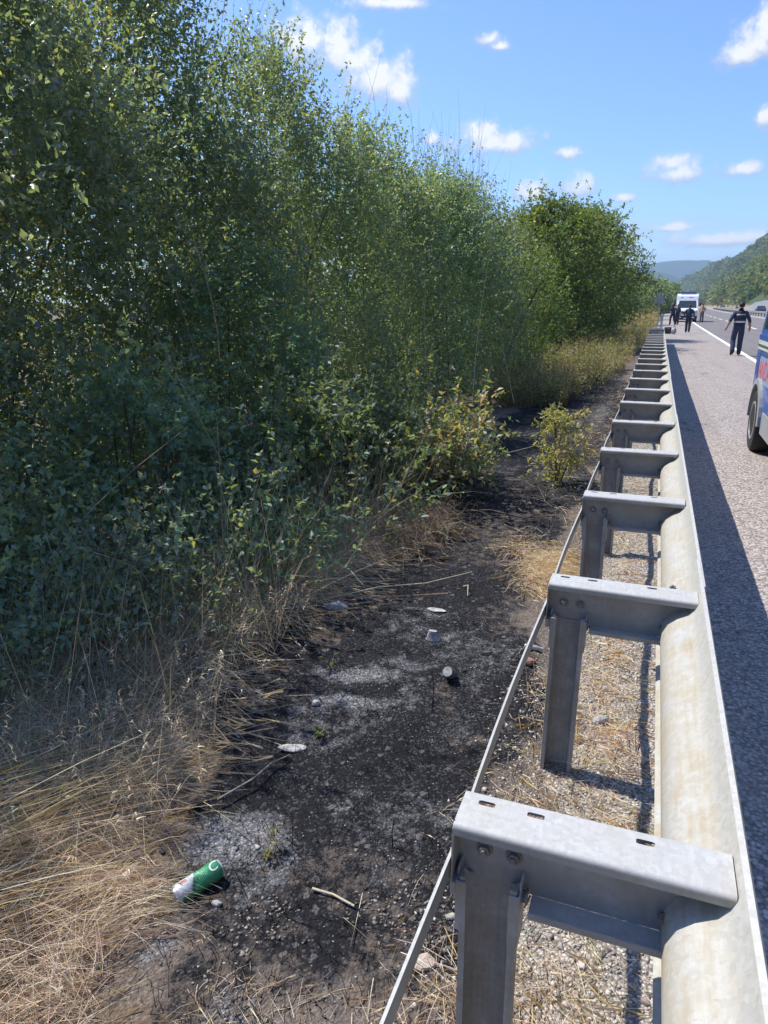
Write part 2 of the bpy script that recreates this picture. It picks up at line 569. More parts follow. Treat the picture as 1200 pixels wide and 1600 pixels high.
base = t.mix(t.ramp(t.math('ADD', mdry, t.math('MULTIPLY', t.math('SUBTRACT', nm, 0.5), 0.9)), [(0.40, 0.0), (0.62, 1.0)]), soil, litter)
base = t.mix(t.ramp(t.math('ADD', mgr, t.math('MULTIPLY', t.math('SUBTRACT', nm, 0.5), 0.8)), [(0.42, 0.0), (0.60, 1.0)]), base, stone)
flake = t.ramp(t.math('ADD', ce.outputs[0], t.math('MULTIPLY', t.math('SUBTRACT', nl, 0.5), 0.9)), [(0.72, 0.0), (0.92, 1.0)])
flake2 = t.ramp(ce2.outputs[1], [(0.975, 0.0), (0.985, 1.0)])
blk = t.ramp(nf, [(0.3, (0.006, 0.0062, 0.0075)), (0.7, (0.022, 0.0215, 0.024))])
blk = t.mix(t.math('MULTIPLY', flake, t.math('SUBTRACT', 1.0, t.math('MULTIPLY', vo.outputs['Distance'], 0.9))), blk, (0.085, 0.084, 0.088))
blk = t.mix(t.math('MULTIPLY', flake2, 0.35), blk, (0.26, 0.24, 0.225))
ashc = t.ramp(ce.outputs[1], [(0.0, (0.11, 0.11, 0.115)), (0.55, (0.20, 0.20, 0.205)), (1.0, (0.40, 0.395, 0.39))])
ashc = t.mix(t.ramp(vo.outputs['Distance'], [(0.4, 0.0), (0.85, 0.8)]), ashc, (0.05, 0.05, 0.052))
cm = t.math('ADD', mch, t.math('ADD', t.math('MULTIPLY', t.math('SUBTRACT', nm, 0.5), 1.1), t.math('MULTIPLY', t.math('SUBTRACT', nf, 0.5), 0.7)))
col = t.mix(t.ramp(cm, [(0.40, 0.0), (0.64, 1.0)]), base, blk)
am = t.math('ADD', mash, t.math('ADD', t.math('MULTIPLY', t.math('SUBTRACT', nm, 0.5), 1.3), t.math('MULTIPLY', t.math('SUBTRACT', nf, 0.5), 0.9)))
col = t.mix(t.ramp(am, [(0.40, 0.0), (0.86, 0.9)]), col, ashc)
hh = t.math('ADD', t.math('MULTIPLY', nf, 0.8), t.math('SUBTRACT', t.math('MULTIPLY', ce.outputs[2], 0.5), t.math('MULTIPLY', vo.outputs['Distance'], 0.6)))
bp = t.n('ShaderNodeBump', {'Height': hh, 'Strength': 0.75, 'Distance': 0.014}).outputs[0]
b = t.n('ShaderNodeBsdfPrincipled', {'Base Color': col, 'Roughness': 0.92, 'Specular IOR Level': 0.15, 'Normal': bp})
out(t, b.outputs[0])
M['verge'] = m

# ------------------------------------------------------------------ ground sheet
xs = np.concatenate([-np.geomspace(4000, 12, 14), np.arange(-11, -3.3, 0.35), np.arange(-3.25, 0.38, 0.027), [0.45, 1, 3, 6, 10, 15, 20, 30], np.geomspace(60, 4000, 12)])
ys = np.concatenate([-np.geomspace(4000, 2, 12), np.arange(-1.5, 0.4, 0.2), np.arange(0.45, 6.5, 0.027), np.arange(6.5, 14, 0.07), np.arange(14, 40, 0.25), np.geomspace(40, 600, 30), np.geomspace(700, 4000, 8)])
GX, GY = np.meshgrid(xs, ys)


def burn_mask(x, y):
    xl = np.interp(y, [0.6, 1.25, 1.4, 1.6, 2.2, 3, 4.2, 5.2, 7, 12, 16, 22, 26], [-0.95, -1.12, -1.24, -1.48, -1.74, -1.98, -2.1, -2.1, -2.3, -2.4, -1.9, -1.4, -1.0])
    xr = np.interp(y, [0.6, 1.1, 1.4, 2.0, 3.0, 4.2, 5.0, 7, 10, 16, 22, 26], [-0.7, -0.42, -0.28, -0.26, -0.32, -0.46, -0.50, -0.38, -0.36, -0.45, -0.6, -1.0])
    wob = (fbm(x, y, 0.5, 21, 4) - .5) * 0.55
    xx = x + wob
    m_ = sstep(xl - 0.05, xl + 0.16, xx) * sstep(xr + 0.10, xr - 0.18, xx)
    return m_ * (.30 + .70 * sstep(0.95, 1.42, y + wob)) * sstep(27, 20, y)


def blob(x, y, cx_, cy_, rx, ry, rot=0.0):
    c_, s_ = math.cos(rot), math.sin(rot)
    dx, dy = x - cx_, y - cy_
    u, v = (dx * c_ + dy * s_) / rx, (-dx * s_ + dy * c_) / ry
    return np.clip(1.25 - np.sqrt(u * u + v * v), 0, 1)


def masks(x, y):
    ch = burn_mask(x, y)
    patch = fbm(x, y, 0.55, 31, 4)
    ch = ch * (0.60 + 0.58 * sstep(0.36, 0.56, patch))
    ash = np.zeros_like(x)
    for args, k in (((-1.20, 1.74, .26, .17, .3), 1.0), ((-1.02, 1.62, .16, .20), .62), ((-1.18, 1.30, .07, .15), .85), ((-1.28, 1.16, .10, .10), .6),
                    ((-1.22, 2.92, .34, .14, .25), .85), ((-1.16, 2.66, .30, .09, .12), .95), ((-1.02, 3.10, .24, .11), .68), ((-0.62, 1.78, .16, .2), .48), ((-0.85, 1.18, .22, .12), .6), ((-0.62, 1.32, .12, .10), .5),
                    ((-0.66, 2.6, .2, .24), .45), ((-0.58, 4.0, .2, .4), .42), ((-0.8, 7.6, .3, 1.6), .5), ((-0.75, 12.5, .3, 3.), .62), ((-1.2, 5.2, .4, .5), .38)):
        ash = np.maximum(ash, blob(x, y, *args) * k)
    ash = np.maximum(ash, 0.42 * sstep(0.5, 0.62, fbm(x, y, 0.4, 41, 4)) * ch)
    gr = sstep(-0.42, -0.10, x + (fbm(x, y, 0.4, 51, 3) - .5) * .35) * (0.62 + .5 * (fbm(x, y, 0.5, 52, 3) - .3))
    gr = np.maximum(gr, .55 * blob(x, y, -0.62, 1.12, .5, .22))
    dry = np.clip(0.35 + 0.5 * sstep(-1.2, -1.6, x) + 0.5 * sstep(1.3, 0.9, y) + 0.4 * blob(x, y, -.62, 4.7, .35, .6), 0, 1) * sstep(0.3, 0.6, fbm(x, y, 0.3, 61, 3) + 0.15)
    return np.clip(ch, 0, 1), np.clip(ash, 0, 1), np.clip(gr, 0, 1), np.clip(dry, 0, 1)


GZ = gz(GX, GY)
ch, ash, gr, dry = masks(GX, GY)
nx, ny = len(xs), len(ys)
idx = np.arange(nx * ny).reshape(ny, nx)
F = np.stack([idx[:-1, :-1], idx[:-1, 1:], idx[1:, 1:], idx[1:, :-1]], -1).reshape(-1, 4)
VV = np.stack([GX + cx(np.minimum(GY, 400)), GY, GZ], -1).reshape(-1, 3)
ground = np_mesh('ground', VV, F, M['verge'], None, np.stack([ch, ash, gr, dry], -1).reshape(-1, 4), smooth=True)
tag(ground, kind='structure')


# ------------------------------------------------------------------ road
def ribbon(name, x0, x1, ys_, z0, z1, material, parent=None):
    mb = MB()
    V, Fq = [], []
    for y in ys_:
        c_ = cxf(y)
        V += [(x0 + c_, y, z1), (x1 + c_, y, z1), (x1 + c_, y, z0), (x0 + c_, y, z0)]
    for i in range(len(ys_) - 1):
        a = i * 4
        for k in range(4):
            k2 = (k + 1) % 4
            Fq.append((a + k, a + k2, a + 4 + k2, a + 4 + k))
    Fq += [(3, 2, 1, 0), tuple(len(V) - 4 + k for k in range(4))]
    mb.add(V, Fq)
    o = mb.build(name, material, parent)
    return o


RY = list(np.concatenate([np.arange(-40, 60, 4), np.arange(60, 420, 10)]))
road = ribbon('road', 3.02, 12.75, RY, -0.10, 0.004, M['lane'])
tag(road, kind='structure')
sh = ribbon('shoulder', 0.27, 3.02, RY, -0.10, 0.005, M['shoulder'])
tag(sh, kind='structure')
opp = ribbon('opposite_road', 14.2, 24.2, RY, -0.10, 0.004, M['lane'])
tag(opp, kind='structure')
med = ribbon('median_strip', 12.75, 14.2, RY, -0.10, 0.02, simple('median_soil', (0.27, 0.235, 0.19), 0.95, var=0.4, scale=8))
tag(med, kind='structure')
ribbon('edge_line', 2.90, 3.05, RY, 0.005, 0.010, M['paint'], road)
ribbon('edge_line', 12.1, 12.28, RY, 0.004, 0.009, M['paint'], road)
ribbon('edge_line', 14.6, 14.78, RY, 0.004, 0.009, M['paint'], opp)
for k in range(24):
    y0 = 10.8 + 12.0 * k
    ribbon('lane_dash', 6.50, 6.65, [y0, y0 + 3, y0 + 6], 0.004, 0.009, M['paint'], road)
for k in range(10):
    y0 = 60 + 12.0 * k
    ribbon('lane_dash', 18.4, 18.55, [y0, y0 + 6], 0.004, 0.009, M['paint'], opp)

# ------------------------------------------------------------------ near guardrail: one thing, its beams, posts, spacers and straps are parts
rail = empty('guardrail', (0, 0, 0), 0, 'long galvanised steel guardrail with box spacers between the burnt verge and the hard shoulder', 'guardrail')
Y0, PITCH, NPOST = 1.185, 1.3333, 26
PROF = [(.236, .753), (.244, .757), (.247, .750), (.234, .722), (.221, .694), (.203, .673), (.168, .655), (.140, .632), (.124, .600), (.121, .570), (.128, .545), (.152, .522),
        (.188, .505), (.212, .485), (.215, .465), (.198, .448), (.160, .440), (.130, .432), (.121, .425)]


def beam_section(y0, y1, dx):
    th = 0.004
    P = [Vector((a, b)) for a, b in PROF]
    nrm = []
    for i in range(len(P)):
        d = (P[min(i + 1, len(P) - 1)] - P[max(i - 1, 0)]).normalized()
        nrm.append(Vector((-d.y, d.x)))
    loop = [(p.x + dx, p.y) for p in P] + [(p.x + n.x * th + dx, p.y + n.y * th) for p, n in zip(reversed(P), reversed(nrm))]
    n = len(loop)
    st = np.linspace(y0, y1, 3)
    V, Fq = [], []
    for y in st:
        V += [(a + cxf(y), y, b) for a, b in loop]
    for i in range(len(st) - 1):
        for k in range(n):
            k2 = (k + 1) % n
            Fq.append((i * n + k, i * n + k2, (i + 1) * n + k2, (i + 1) * n + k))
    m_ = len(P)
    for base, fl in ((0, 1), ((len(st) - 1) * n, 0)):
        for k in range(m_ - 1):
            q = (base + k, base + k + 1, base + n - 2 - k, base + n - 1 - k)
            Fq.append(q if fl else q[::-1])
    return MB().add(V, Fq)


yb = -1.48
for k in range(9):
    o = beam_section(yb, yb + 4.30, 0.0 if k % 2 == 0 else 0.0045).build('beam', M['beam_steel'], rail, smooth=True)
    for zz in (.6545,):
        for dy in (.08, .22):
            hx = 0.160
            MB().lathe([(0.0, 0), (.013, 0), (.013, .004), (.009, .004), (.009, .012), (0, .013)], Matrix.Translation((hx + cxf(yb), yb + 4 + dy, zz)) @ Matrix.Rotation(R(-38), 4, 'Y'), 6).build('bolt', M['bolt_steel'], o)
    yb += 4.0


def slot(cx_, cy_, a=0.017, b=0.007):
    return [(cx_ + a, cy_ - b * .7), (cx_ + a, cy_ + b * .7), (cx_ + a * .7, cy_ + b), (cx_ - a * .7, cy_ + b), (cx_ - a, cy_ + b * .7), (cx_ - a, cy_ - b * .7), (cx_ - a * .7, cy_ - b), (cx_ + a * .7, cy_ - b)]


def plate_with_holes(outer, holes, z, th):
    bm = bmesh.new()
    edges = []
    for lp in [outer] + holes:
        vs = [bm.verts.new((a, b_, z)) for a, b_ in lp]
        for i in range(len(vs)):
            edges.append(bm.edges.new((vs[i], vs[(i + 1) % len(vs)])))
    bmesh.ops.triangle_fill(bm, use_beauty=True, use_dissolve=False, edges=edges)
    r_ = bmesh.ops.extrude_face_region(bm, geom=bm.faces[:])
    for v in [g_ for g_ in r_['geom'] if isinstance(g_, bmesh.types.BMVert)]:
        v.co.z -= th
    bmesh.ops.recalc_face_normals(bm, faces=bm.faces)
    bm.verts.ensure_lookup_table()
    bm.verts.index_update()
    V = [tuple(v.co) for v in bm.verts]
    Fq = [tuple(v.index for v in f.verts) for f in bm.faces]
    bm.free()
    return V, Fq


def spacer_mesh():
    mb = MB()
    x0, x1, zt = -0.280, 0.226, 0.722
    V, Fq = plate_with_holes([(x0 + .004, -.048), (x0, -.044), (x0, .044), (x1, .044), (x1, -.048)], [slot(-.230, .022), slot(-.131, .022), slot(.075, .022)], zt, 0.004)
    mb.add(V, Fq)
    nb = 7
    for i in range(nb):          # the sheet folds down in a round bend at the front and rear
        a0, a1 = R(90 * i / nb), R(90 * (i + 1) / nb)
        for r0, yb_, sg in ((.013, -.048, -1), (.010, .044, 1)):
            pa = (yb_ + sg * r0 * math.sin(a0), zt - r0 + r0 * math.cos(a0))
            pb = (yb_ + sg * r0 * math.sin(a1), zt - r0 + r0 * math.cos(a1))
            ra, rb = r0 - .004, r0 - .004
            qa = (yb_ + sg * ra * math.sin(a0), zt - r0 + ra * math.cos(a0))
            qb = (yb_ + sg * rb * math.sin(a1), zt - r0 + rb * math.cos(a1))
            mb.prism([pa, pb, qb, qa], x0, x1, 'x')
    mb.box(((x0 + x1) / 2, -.059, zt - .0185), (x1 - x0, .004, .011))
    mb.box(((x0 + x1) / 2, .052, zt - .016), (x1 - x0, .004, .012))
    # web and short bottom flange
    mb.prism([(x0, zt - .0041), (x0, zt - .176), (.130, zt - .176), (.150, zt - .13), (.205, zt - .050), (x1, zt - .0041)], .004, .008, 'y')
    mb.prism([(x0 + .155, -.052), (.136, -.052), (.136, .0035), (x0 + .155, .0035)], zt - .180, zt - .176, 'z')
    mb.box(((x0 + .155 + .136) / 2, -.054, zt - .173), (.136 - x0 - .155, .004, .014))
    mb.box((x0 - .002, -.012, zt - .085), (.004, .07, .13))
    mb.box((x0 + .008, -.02, zt - .165), (.024, .055, .030))
    return mb.mesh('spacer', M['spacer_steel'], smooth=False, recalc=True)


def spacer_end_mesh():
    mb = MB()
    rot = Matrix.Rotation(R(24), 3, 'Y')
    mb.box((.146, -.018, .590), (.008, .066, .120), rot)
    return mb.mesh('end_plate', M['post_steel'], bevel=.002)


def post_mesh():
    """channel post, its open side towards the viewer, bolted in front of the spacer web"""
    mb = MB()
    cxp = -0.199
    h, t_ = .060, .005
    # mid-line of the sheet in plan: lip, side, slanting back, side, lip
    mid = [(-h + .016, -.048), (-h + .003, -.048), (-h + .0025, -.040), (-h + .0025, -.020), (-h + .010, -.010), (-h + .024, .003), (-.012, .0055), (.012, .0055)]
    mid += [(-a, b_) for a, b_ in reversed(mid[:6])]
    P = [Vector(p) for p in mid]
    off = []
    for i in range(len(P)):
        d = (P[min(i + 1, len(P) - 1)] - P[max(i - 1, 0)]).normalized()
        off.append(Vector((-d.y, d.x)) * (t_ / 2))
    tops = [.600, .600, .597, .597, .582, .572, .570, .570, .572, .582, .597, .597, .600, .600]
    A = [(p + o_) for p, o_ in zip(P, off)]
    B = [(p - o_) for p, o_ in zip(P, off)]
    n = len(P)
    V = []
    for i in range(n):
        V += [(cxp + A[i].x, A[i].y, -.55), (cxp + B[i].x, B[i].y, -.55), (cxp + B[i].x, B[i].y, tops[i]), (cxp + A[i].x, A[i].y, tops[i])]
    Fq = []
    for i in range(n - 1):
        a = i * 4
        for k in range(4):
            k2 = (k + 1) % 4
            Fq.append((a + k, a + k2, a + 4 + k2, a + 4 + k))
    Fq += [(3, 2, 1, 0), tuple((n - 1) * 4 + k for k in range(4))]
    mb.add(V, Fq)
    return mb.mesh('post', M['post_steel'], smooth=False)


def clamp_mesh(s):
    mb = MB()
    cxp = -0.199
    mb.prism([(cxp + s * .061, .004), (cxp + s * .0655, .004), (cxp + s * .0655, -.056), (cxp + s * .043, -.056), (cxp + s * .043, -.0515), (cxp + s * .061, -.0515)][::s], .470, .592, 'z')
    mb.prism([(cxp + s * .061, .0), (cxp + s * .0655, .0), (cxp + s * .0655, -.040), (cxp + s * .061, -.040)][::s], .592, .612, 'z')
    return mb.mesh('clamp', M['spacer_steel'], bevel=.0015)


def bolt_mesh(axis='y'):
    mb = MB()
    Mx = Matrix.Rotation(R(90), 4, 'X') if axis == 'y' else Matrix.Rotation(R(-90), 4, 'Y')
    mb.lathe([(0, 0), (.017, 0), (.017, .003), (.0001, .003)], Mx, 14)
    mb.lathe([(0, .0031), (.0125, .0031), (.0125, .012), (.010, .0135), (.007, .0135), (.007, .018), (0, .018)], Mx, 6)
    return mb.mesh('bolt', M['bolt_steel'])


ME_SP, ME_EP, ME_PO, ME_CL, ME_BY, ME_BX = spacer_mesh(), spacer_end_mesh(), post_mesh(), (clamp_mesh(-1), clamp_mesh(1)), bolt_mesh('y'), bolt_mesh('x')
for k in range(-1, NPOST):
    y = Y0 + PITCH * k
    jx = random.uniform(-.004, .004)
    x = cxf(y)
    po = link('post', ME_PO, rail)
    po.location = (x + jx, y, random.uniform(-.006, .006) - .004)
    po.rotation_euler = (random.uniform(-.012, .012), random.uniform(-.01, .01), random.uniform(-.02, .02))
    for mc in ME_CL:
        link('clamp', mc, po)
    sp_ = link('spacer', ME_SP, rail)
    sp_.location = (x, y, random.uniform(-.003, .003))
    sp_.rotation_euler = (0, random.uniform(-.006, .006), 0.0)
    link('end_plate', ME_EP, sp_)
    if k < 12:
        for bx_ in (-.226, -.166):
            bo = link('bolt', ME_BY, sp_)
            bo.location = (bx_, .0037, .629)
        bo = link('bolt', ME_BX, sp_)
        bo.location = (.127, -.012, .590)
        bo = link('bolt', ME_BX, sp_)
        bo.location = (-.131, -.02, .560)
    # tension strap bay
    if k < NPOST - 1:
        yn = Y0 + PITCH * (k + 1)
        pts = []
        for i in range(7):
            f = i / 6
            yy = y + (yn - y) * f
            pts.append((-0.286 + cxf(yy) - .012 * math.sin(math.pi * f), yy, .603 - .012 * math.sin(math.pi * f)))
        V, Fq = [], []
        for (a, b_, c_) in pts:
            V += [(a - .003, b_, c_ - .025), (a + .003, b_, c_ - .025), (a + .003, b_, c_ + .025), (a - .003, b_, c_ + .025)]
        for i in range(6):
            for q in range(4):
                q2 = (q + 1) % 4
                Fq.append((i * 4 + q, i * 4 + q2, i * 4 + 4 + q2, i * 4 + 4 + q))
        Fq += [(3, 2, 1, 0), (24, 25, 26, 27)]
        MB().add(V, Fq).build('tension_strap', M['spacer_steel'], rail)

# ------------------------------------------------------------------ vegetation builders
RG = np.random.default_rng(5)


def unit(a):
    return a / np.maximum(np.linalg.norm(a, axis=-1, keepdims=True), 1e-9)


def leaf_geo(P, D, N, L, W):
    """folded leaf: four points, two triangles"""
    D = unit(D)
    S = unit(np.cross(D, N))
    N = np.cross(S, D)
    L = L[:, None]
    W = W[:, None]
    v0 = P
    v1 = P + D * L * .45 + S * W * .5 + N * W * .18
    v2 = P + D * L - N * L * .12
    v3 = P + D * L * .45 - S * W * .5 + N * W * .18
    V = np.stack([v0, v1, v2, v3], 1).reshape(-1, 3)
    b = np.arange(len(P)) * 4
    F = np.concatenate([np.stack([b, b + 2, b + 1], 1), np.stack([b, b + 3, b + 2], 1)])
    return V, F


def strands(P0, P1, P2, r0, r1, seg=4):
    """thin three-sided stems along quadratic curves"""
    t = np.linspace(0, 1, seg + 1)[None, :, None]
    C = P0[:, None] * (1 - t) ** 2 + 2 * P1[:, None] * t * (1 - t) + P2[:, None] * t ** 2
    n = len(P0)
    T = unit(P2 - P0)
    A = unit(np.cross(T, np.where(np.abs(T[:, 2:3]) > .9, [[1., 0, 0]], [[0, 0, 1.]])))
    B = np.cross(T, A)
    rr = (np.asarray(r0).reshape(-1, 1) * (1 - t[:, :, 0]) + np.asarray(r1).reshape(-1, 1) * t[:, :, 0])
    rings = []
    for k in range(3):
        a = 2 * math.pi * k / 3
        rings.append(C + (A[:, None] * math.cos(a) + B[:, None] * math.sin(a)) * rr[:, :, None])
    V = np.stack(rings, 2).reshape(-1, 3)
    base = (np.arange(n) * (seg + 1) * 3)[:, None, None]
    s_ = (np.arange(seg) * 3)[None, :, None]
    k = np.arange(3)[None, None, :]
    k2 = (k + 1) % 3
    F = np.stack([base + s_ + k, base + s_ + k2, base + s_ + 3 + k2, base + s_ + 3 + k], -1).reshape(-1, 4)
    return V, F


def blade_geo(P, D, L, W, droop, colr, seg=3):
    """thin drooping grass blades"""
    n = len(P)
    D = unit(D)
    side = unit(np.cross(D, RG.normal(size=(n, 3))))
    Vs, Cs = [], []
    for i in range(seg + 1):
        t = i / seg
        c_ = P + D * (L * t)[:, None]
        c_[:, 2] -= L * droop * t * t
        w_ = (W * (1 - t * .85) * .5)[:, None]
        Vs += [c_ - side * w_, c_ + side * w_]
    V = np.stack(Vs, 1).reshape(-1, 3)
    m_ = (seg + 1) * 2
    b = (np.arange(n) * m_)[:, None]
    F = np.stack([np.stack([b[:, 0] + 2 * i, b[:, 0] + 2 * i + 1, b[:, 0] + 2 * i + 3, b[:, 0] + 2 * i + 2], 1) for i in range(seg)], 1).reshape(-1, 4)
    C = np.repeat(colr, m_, 0)
    return V, F, C


PAL_HEDGE = [(.182, .278, .225), (.210, .308, .235), (.250, .338, .212), (.174, .262, .232), (.288, .362, .212)]
PAL_BRIGHT = [(.155, .235, .150), (.185, .260, .155), (.215, .275, .145), (.145, .215, .150)]
PAL_WILLOW = [(.130, .215, .075), (.160, .240, .082), (.110, .185, .070), (.190, .255, .095)]
PAL_YELLOW = [(.32, .34, .09), (.40, .38, .12), (.25, .30, .08), (.45, .41, .17)]
PAL_DULL = [(.36, .34, .21), (.45, .39, .26), (.27, .29, .17), (.52, .44, .31), (.38, .29, .21)]


def palette(pal, n, jit=.16):
    c_ = np.array(pal)[RG.integers(0, len(pal), n)]
    return np.clip(c_ * (1 + RG.normal(size=(n, 1)) * jit) * (1 + RG.normal(size=(n, 3)) * jit * .35), .008, .9)


def bush(name, label, cat, group, x, y, H, rx, ry, ncl, ntw, nlf, L, pal, prof, parent_mat='leaf', rc=.42, shoots=40, shoot_len=.8, stems=12, stem_r=.022,
         lean=(0, 0), droop=0.25, bare=0, btop=0, twig_every=6, yellow=.03, tw_len=(.28, .55), up=.55, zb=None):
    """a shrub or tree: stems from the ground, twigs in clumps through the crown, folded leaves along the twigs"""
    z0 = gzf(x - cxf(y), y) if zb is None else zb
    root = empty(name, (x, y, z0), 0, label, cat, group)
    ts = np.array([p[0] for p in prof])
    wsn = np.array([p[1] for p in prof])
    tt = RG.random(ncl) ** .85
    th = RG.random(ncl) * 2 * math.pi
    if name == 'hedge_bush':          # the thicket grows thickest on its open side
        back = np.cos(th) < -.25
        th = np.where(back & (RG.random(ncl) < .6), math.pi - th, th)
    rr = .35 + .65 * np.sqrt(RG.random(ncl))
    lump = 1 + .22 * np.sin(th * 3 + RG.random() * 6) * np.sin(tt * 7 + RG.random() * 6) + .1 * RG.normal(size=ncl)
    ww = np.interp(tt, ts, wsn) * rr * lump
    Cc = np.stack([rx * ww * np.cos(th) + lean[0] * tt, ry * ww * np.sin(th) + lean[1] * tt, tt * (H - .25) + .05], 1)
    outw = np.stack([np.cos(th) * rr, np.sin(th) * rr, np.full(ncl, .15) + .5 * tt], 1)
    rcs = rc * (.65 + .7 * RG.random(ncl))
    cl = np.repeat(np.arange(ncl), ntw)
    n = len(cl)
    O = Cc[cl] + RG.normal(size=(n, 3)) * (rcs[cl] * .48)[:, None]
    Dt = unit(outw[cl] * .55 + np.array([0, 0, up]) + RG.normal(size=(n, 3)) * .55)
    Lt = RG.uniform(tw_len[0], tw_len[1], n)
    # upright leafy shoots that make the outline ragged
    if shoots:
        k = RG.choice(ncl, shoots, p=(tt ** 3 + .02) / (tt ** 3 + .02).sum())
        Os = Cc[k] + RG.normal(size=(shoots, 3)) * .18
        Ds = unit(np.array([0, 0, 1.]) + outw[k] * .25 + RG.normal(size=(shoots, 3)) * .16)
        Ls = shoot_len * RG.uniform(.55, 1.25, shoots)
        O = np.concatenate([O, Os])
        Dt = np.concatenate([Dt, Ds])
        Lt = np.concatenate([Lt, Ls])
        cl = np.concatenate([cl, k])
    keep = (O[:, 2] > .02)
    O, Dt, Lt, cl = O[keep], Dt[keep], Lt[keep], cl[keep]
    n = len(O)
    cnt = np.maximum(4, (nlf * Lt / np.mean(tw_len)).astype(int))
    cnt = np.minimum(cnt, nlf * 2)
    ti = np.repeat(np.arange(n), cnt)
    m_ = len(ti)
    u = RG.random(m_) ** .8
    # twig curves bend down a little
    Pm = O + Dt * (Lt * .5)[:, None]
    Pe = O + Dt * Lt[:, None] - np.array([0, 0, 1.]) * (Lt * droop * .5)[:, None]
    u1 = u[:, None]
    P = O[ti] * (1 - u1) ** 2 + 2 * Pm[ti] * u1 * (1 - u1) + Pe[ti] * u1 ** 2
    side = RG.normal(size=(m_, 3))
    D = unit(Dt[ti] * .45 + unit(side) * .75 + np.array([0, 0, -.22]))
    N = unit(np.array([0, 0, .75]) + RG.normal(size=(m_, 3)) * .6)
    ll = L * RG.uniform(.6, 1.25, m_)
    V, Fl = leaf_geo(P, D, N, ll, ll * RG.uniform(.46, .68, m_))
    ccol = palette(pal, ncl, .14)
    c_ = ccol[cl[ti]] * .6 + palette(pal, m_, .15) * .4
    c_ = np.clip(c_ * (1 + RG.normal(size=3) * np.array([.05, .035, .06])) * RG.uniform(.88, 1.08), .01, .6)
    if yellow:
        yy = RG.random(m_) < yellow
        c_[yy] = palette(PAL_YELLOW, int(yy.sum()), .15)
    np_mesh('crown', V, Fl, M[parent_mat], root, np.repeat(c_, 4, 0))
    # stems
    ks = RG.choice(ncl, stems, replace=ncl < stems)
    b0 = np.stack([RG.normal(size=stems) * rx * .16, RG.normal(size=stems) * ry * .16, np.full(stems, -.08)], 1)
    p1 = b0 * .5 + Cc[ks] * np.array([.35, .35, .62])
    V, Fs = strands(b0, p1, Cc[ks], stem_r * RG.uniform(.6, 1.2, stems), np.full(stems, .006), 6)
    np_mesh('trunk', V, Fs, M['bark'], root)
    sel = np.arange(0, n, twig_every)
    Va, Fa = strands(O[sel], Pm[sel], Pe[sel], np.full(len(sel), .0035), np.full(len(sel), .0014), 2)
    o = np_mesh('twigs', Va, Fa, M['twig'], root)
    o['kind'] = 'stuff'
    if bare or btop:
        k = np.concatenate([RG.choice(ncl, bare, p=(tt + .1) / (tt + .1).sum()), RG.choice(ncl, btop, p=(tt ** 5 + .001) / (tt ** 5 + .001).sum())]).astype(int)
        istop = np.arange(bare + btop) >= bare
        bare = bare + btop
        Ob = Cc[k] + RG.normal(size=(bare, 3)) * .25
        Db = unit(np.array([0, 0, 1.]) + outw[k] * .5 + RG.normal(size=(bare, 3)) * .38)
        Lb = RG.uniform(.6, 1.5, bare) * np.where(istop, .95, 1.0)
        Db[istop] = unit(np.array([0, 0, 1.]) + RG.normal(size=(int(istop.sum()), 3)) * .2)
        Pb = Ob + Db * Lb[:, None] + RG.normal(size=(bare, 3)) * .12
        V, Fb = strands(Ob, (Ob + Pb) / 2 + RG.normal(size=(bare, 3)) * .14, Pb, np.full(bare, .0042), np.full(bare, .0012), 5)
        o = np_mesh('bare_branches', V, Fb, M['twig'], root)
        o['kind'] = 'stuff'
    return root


COLUMN = [(0, .55), (.12, .95), (.35, 1.0), (.6, .92), (.8, .70), (.93, .45), (1, .22)]
ROUND = [(0, .45), (.15, .85), (.4, 1.0), (.65, .95), (.85, .68), (1, .25)]
LOW = [(0, .9), (.3, 1.0), (.6, .85), (.85, .55), (1, .2)]
HG = 'tall bushes of the dense hedge'
# name, label, x, y, H, rx, ry, clumps, twigs, leaves, leaf length, bare
for lab, x, y, H, rx, ry, ncl, ntw, nlf, L, bare, sh_ in (
    ('tall dark bush with thin pale bare branches nearest the dry grass, at the hedge end', -5.65, 2.5, 5.2, 1.85, 1.6, 300, 22, 12, 0.059, 40, 40),
    ('tall dark leafy bush whose top is cut off, sky sparkling through its leaves', -5.75, 4.9, 5.4, 1.9, 1.55, 310, 22, 12, .056, 22, 60),
    ('tallest bush of the hedge, sunlit yellow green at its ragged top', -5.75, 7.3, 5.75, 1.9, 1.55, 300, 22, 12, .052, 18, 120),
    ('tall bush with upright sunlit shoots standing against the large white cloud', -5.5, 9.9, 5.35, 1.85, 1.5, 270, 20, 12, 0.050, 14, 140),
    ('dense green bush just past the upright sunlit shoots, its outline stepping down', -4.9, 12.3, 4.75, 1.8, 1.45, 240, 19, 11, 0.052, 14, 100),
    ('dark green bush beside the dark hollow, a few dead twigs in its crown', -4.35, 14.3, 4.35, 1.6, 1.5, 215, 19, 11, 0.054, 20, 70),
    ('last bush of the hedge, topped with bare dead grey twigs', -4.35, 16.6, 4.5, 1.6, 1.6, 190, 19, 11, 0.058, 40, 60),
):
    bush('hedge_bush', lab, 'bush', HG, x, y, H, rx, ry, ncl, ntw, nlf, L, PAL_HEDGE, COLUMN, shoots=sh_, bare=bare, lean=(-.35, 0), rc=.48, btop={4.75: 22, 4.35: 40, 4.5: 90}.get(H, 5))
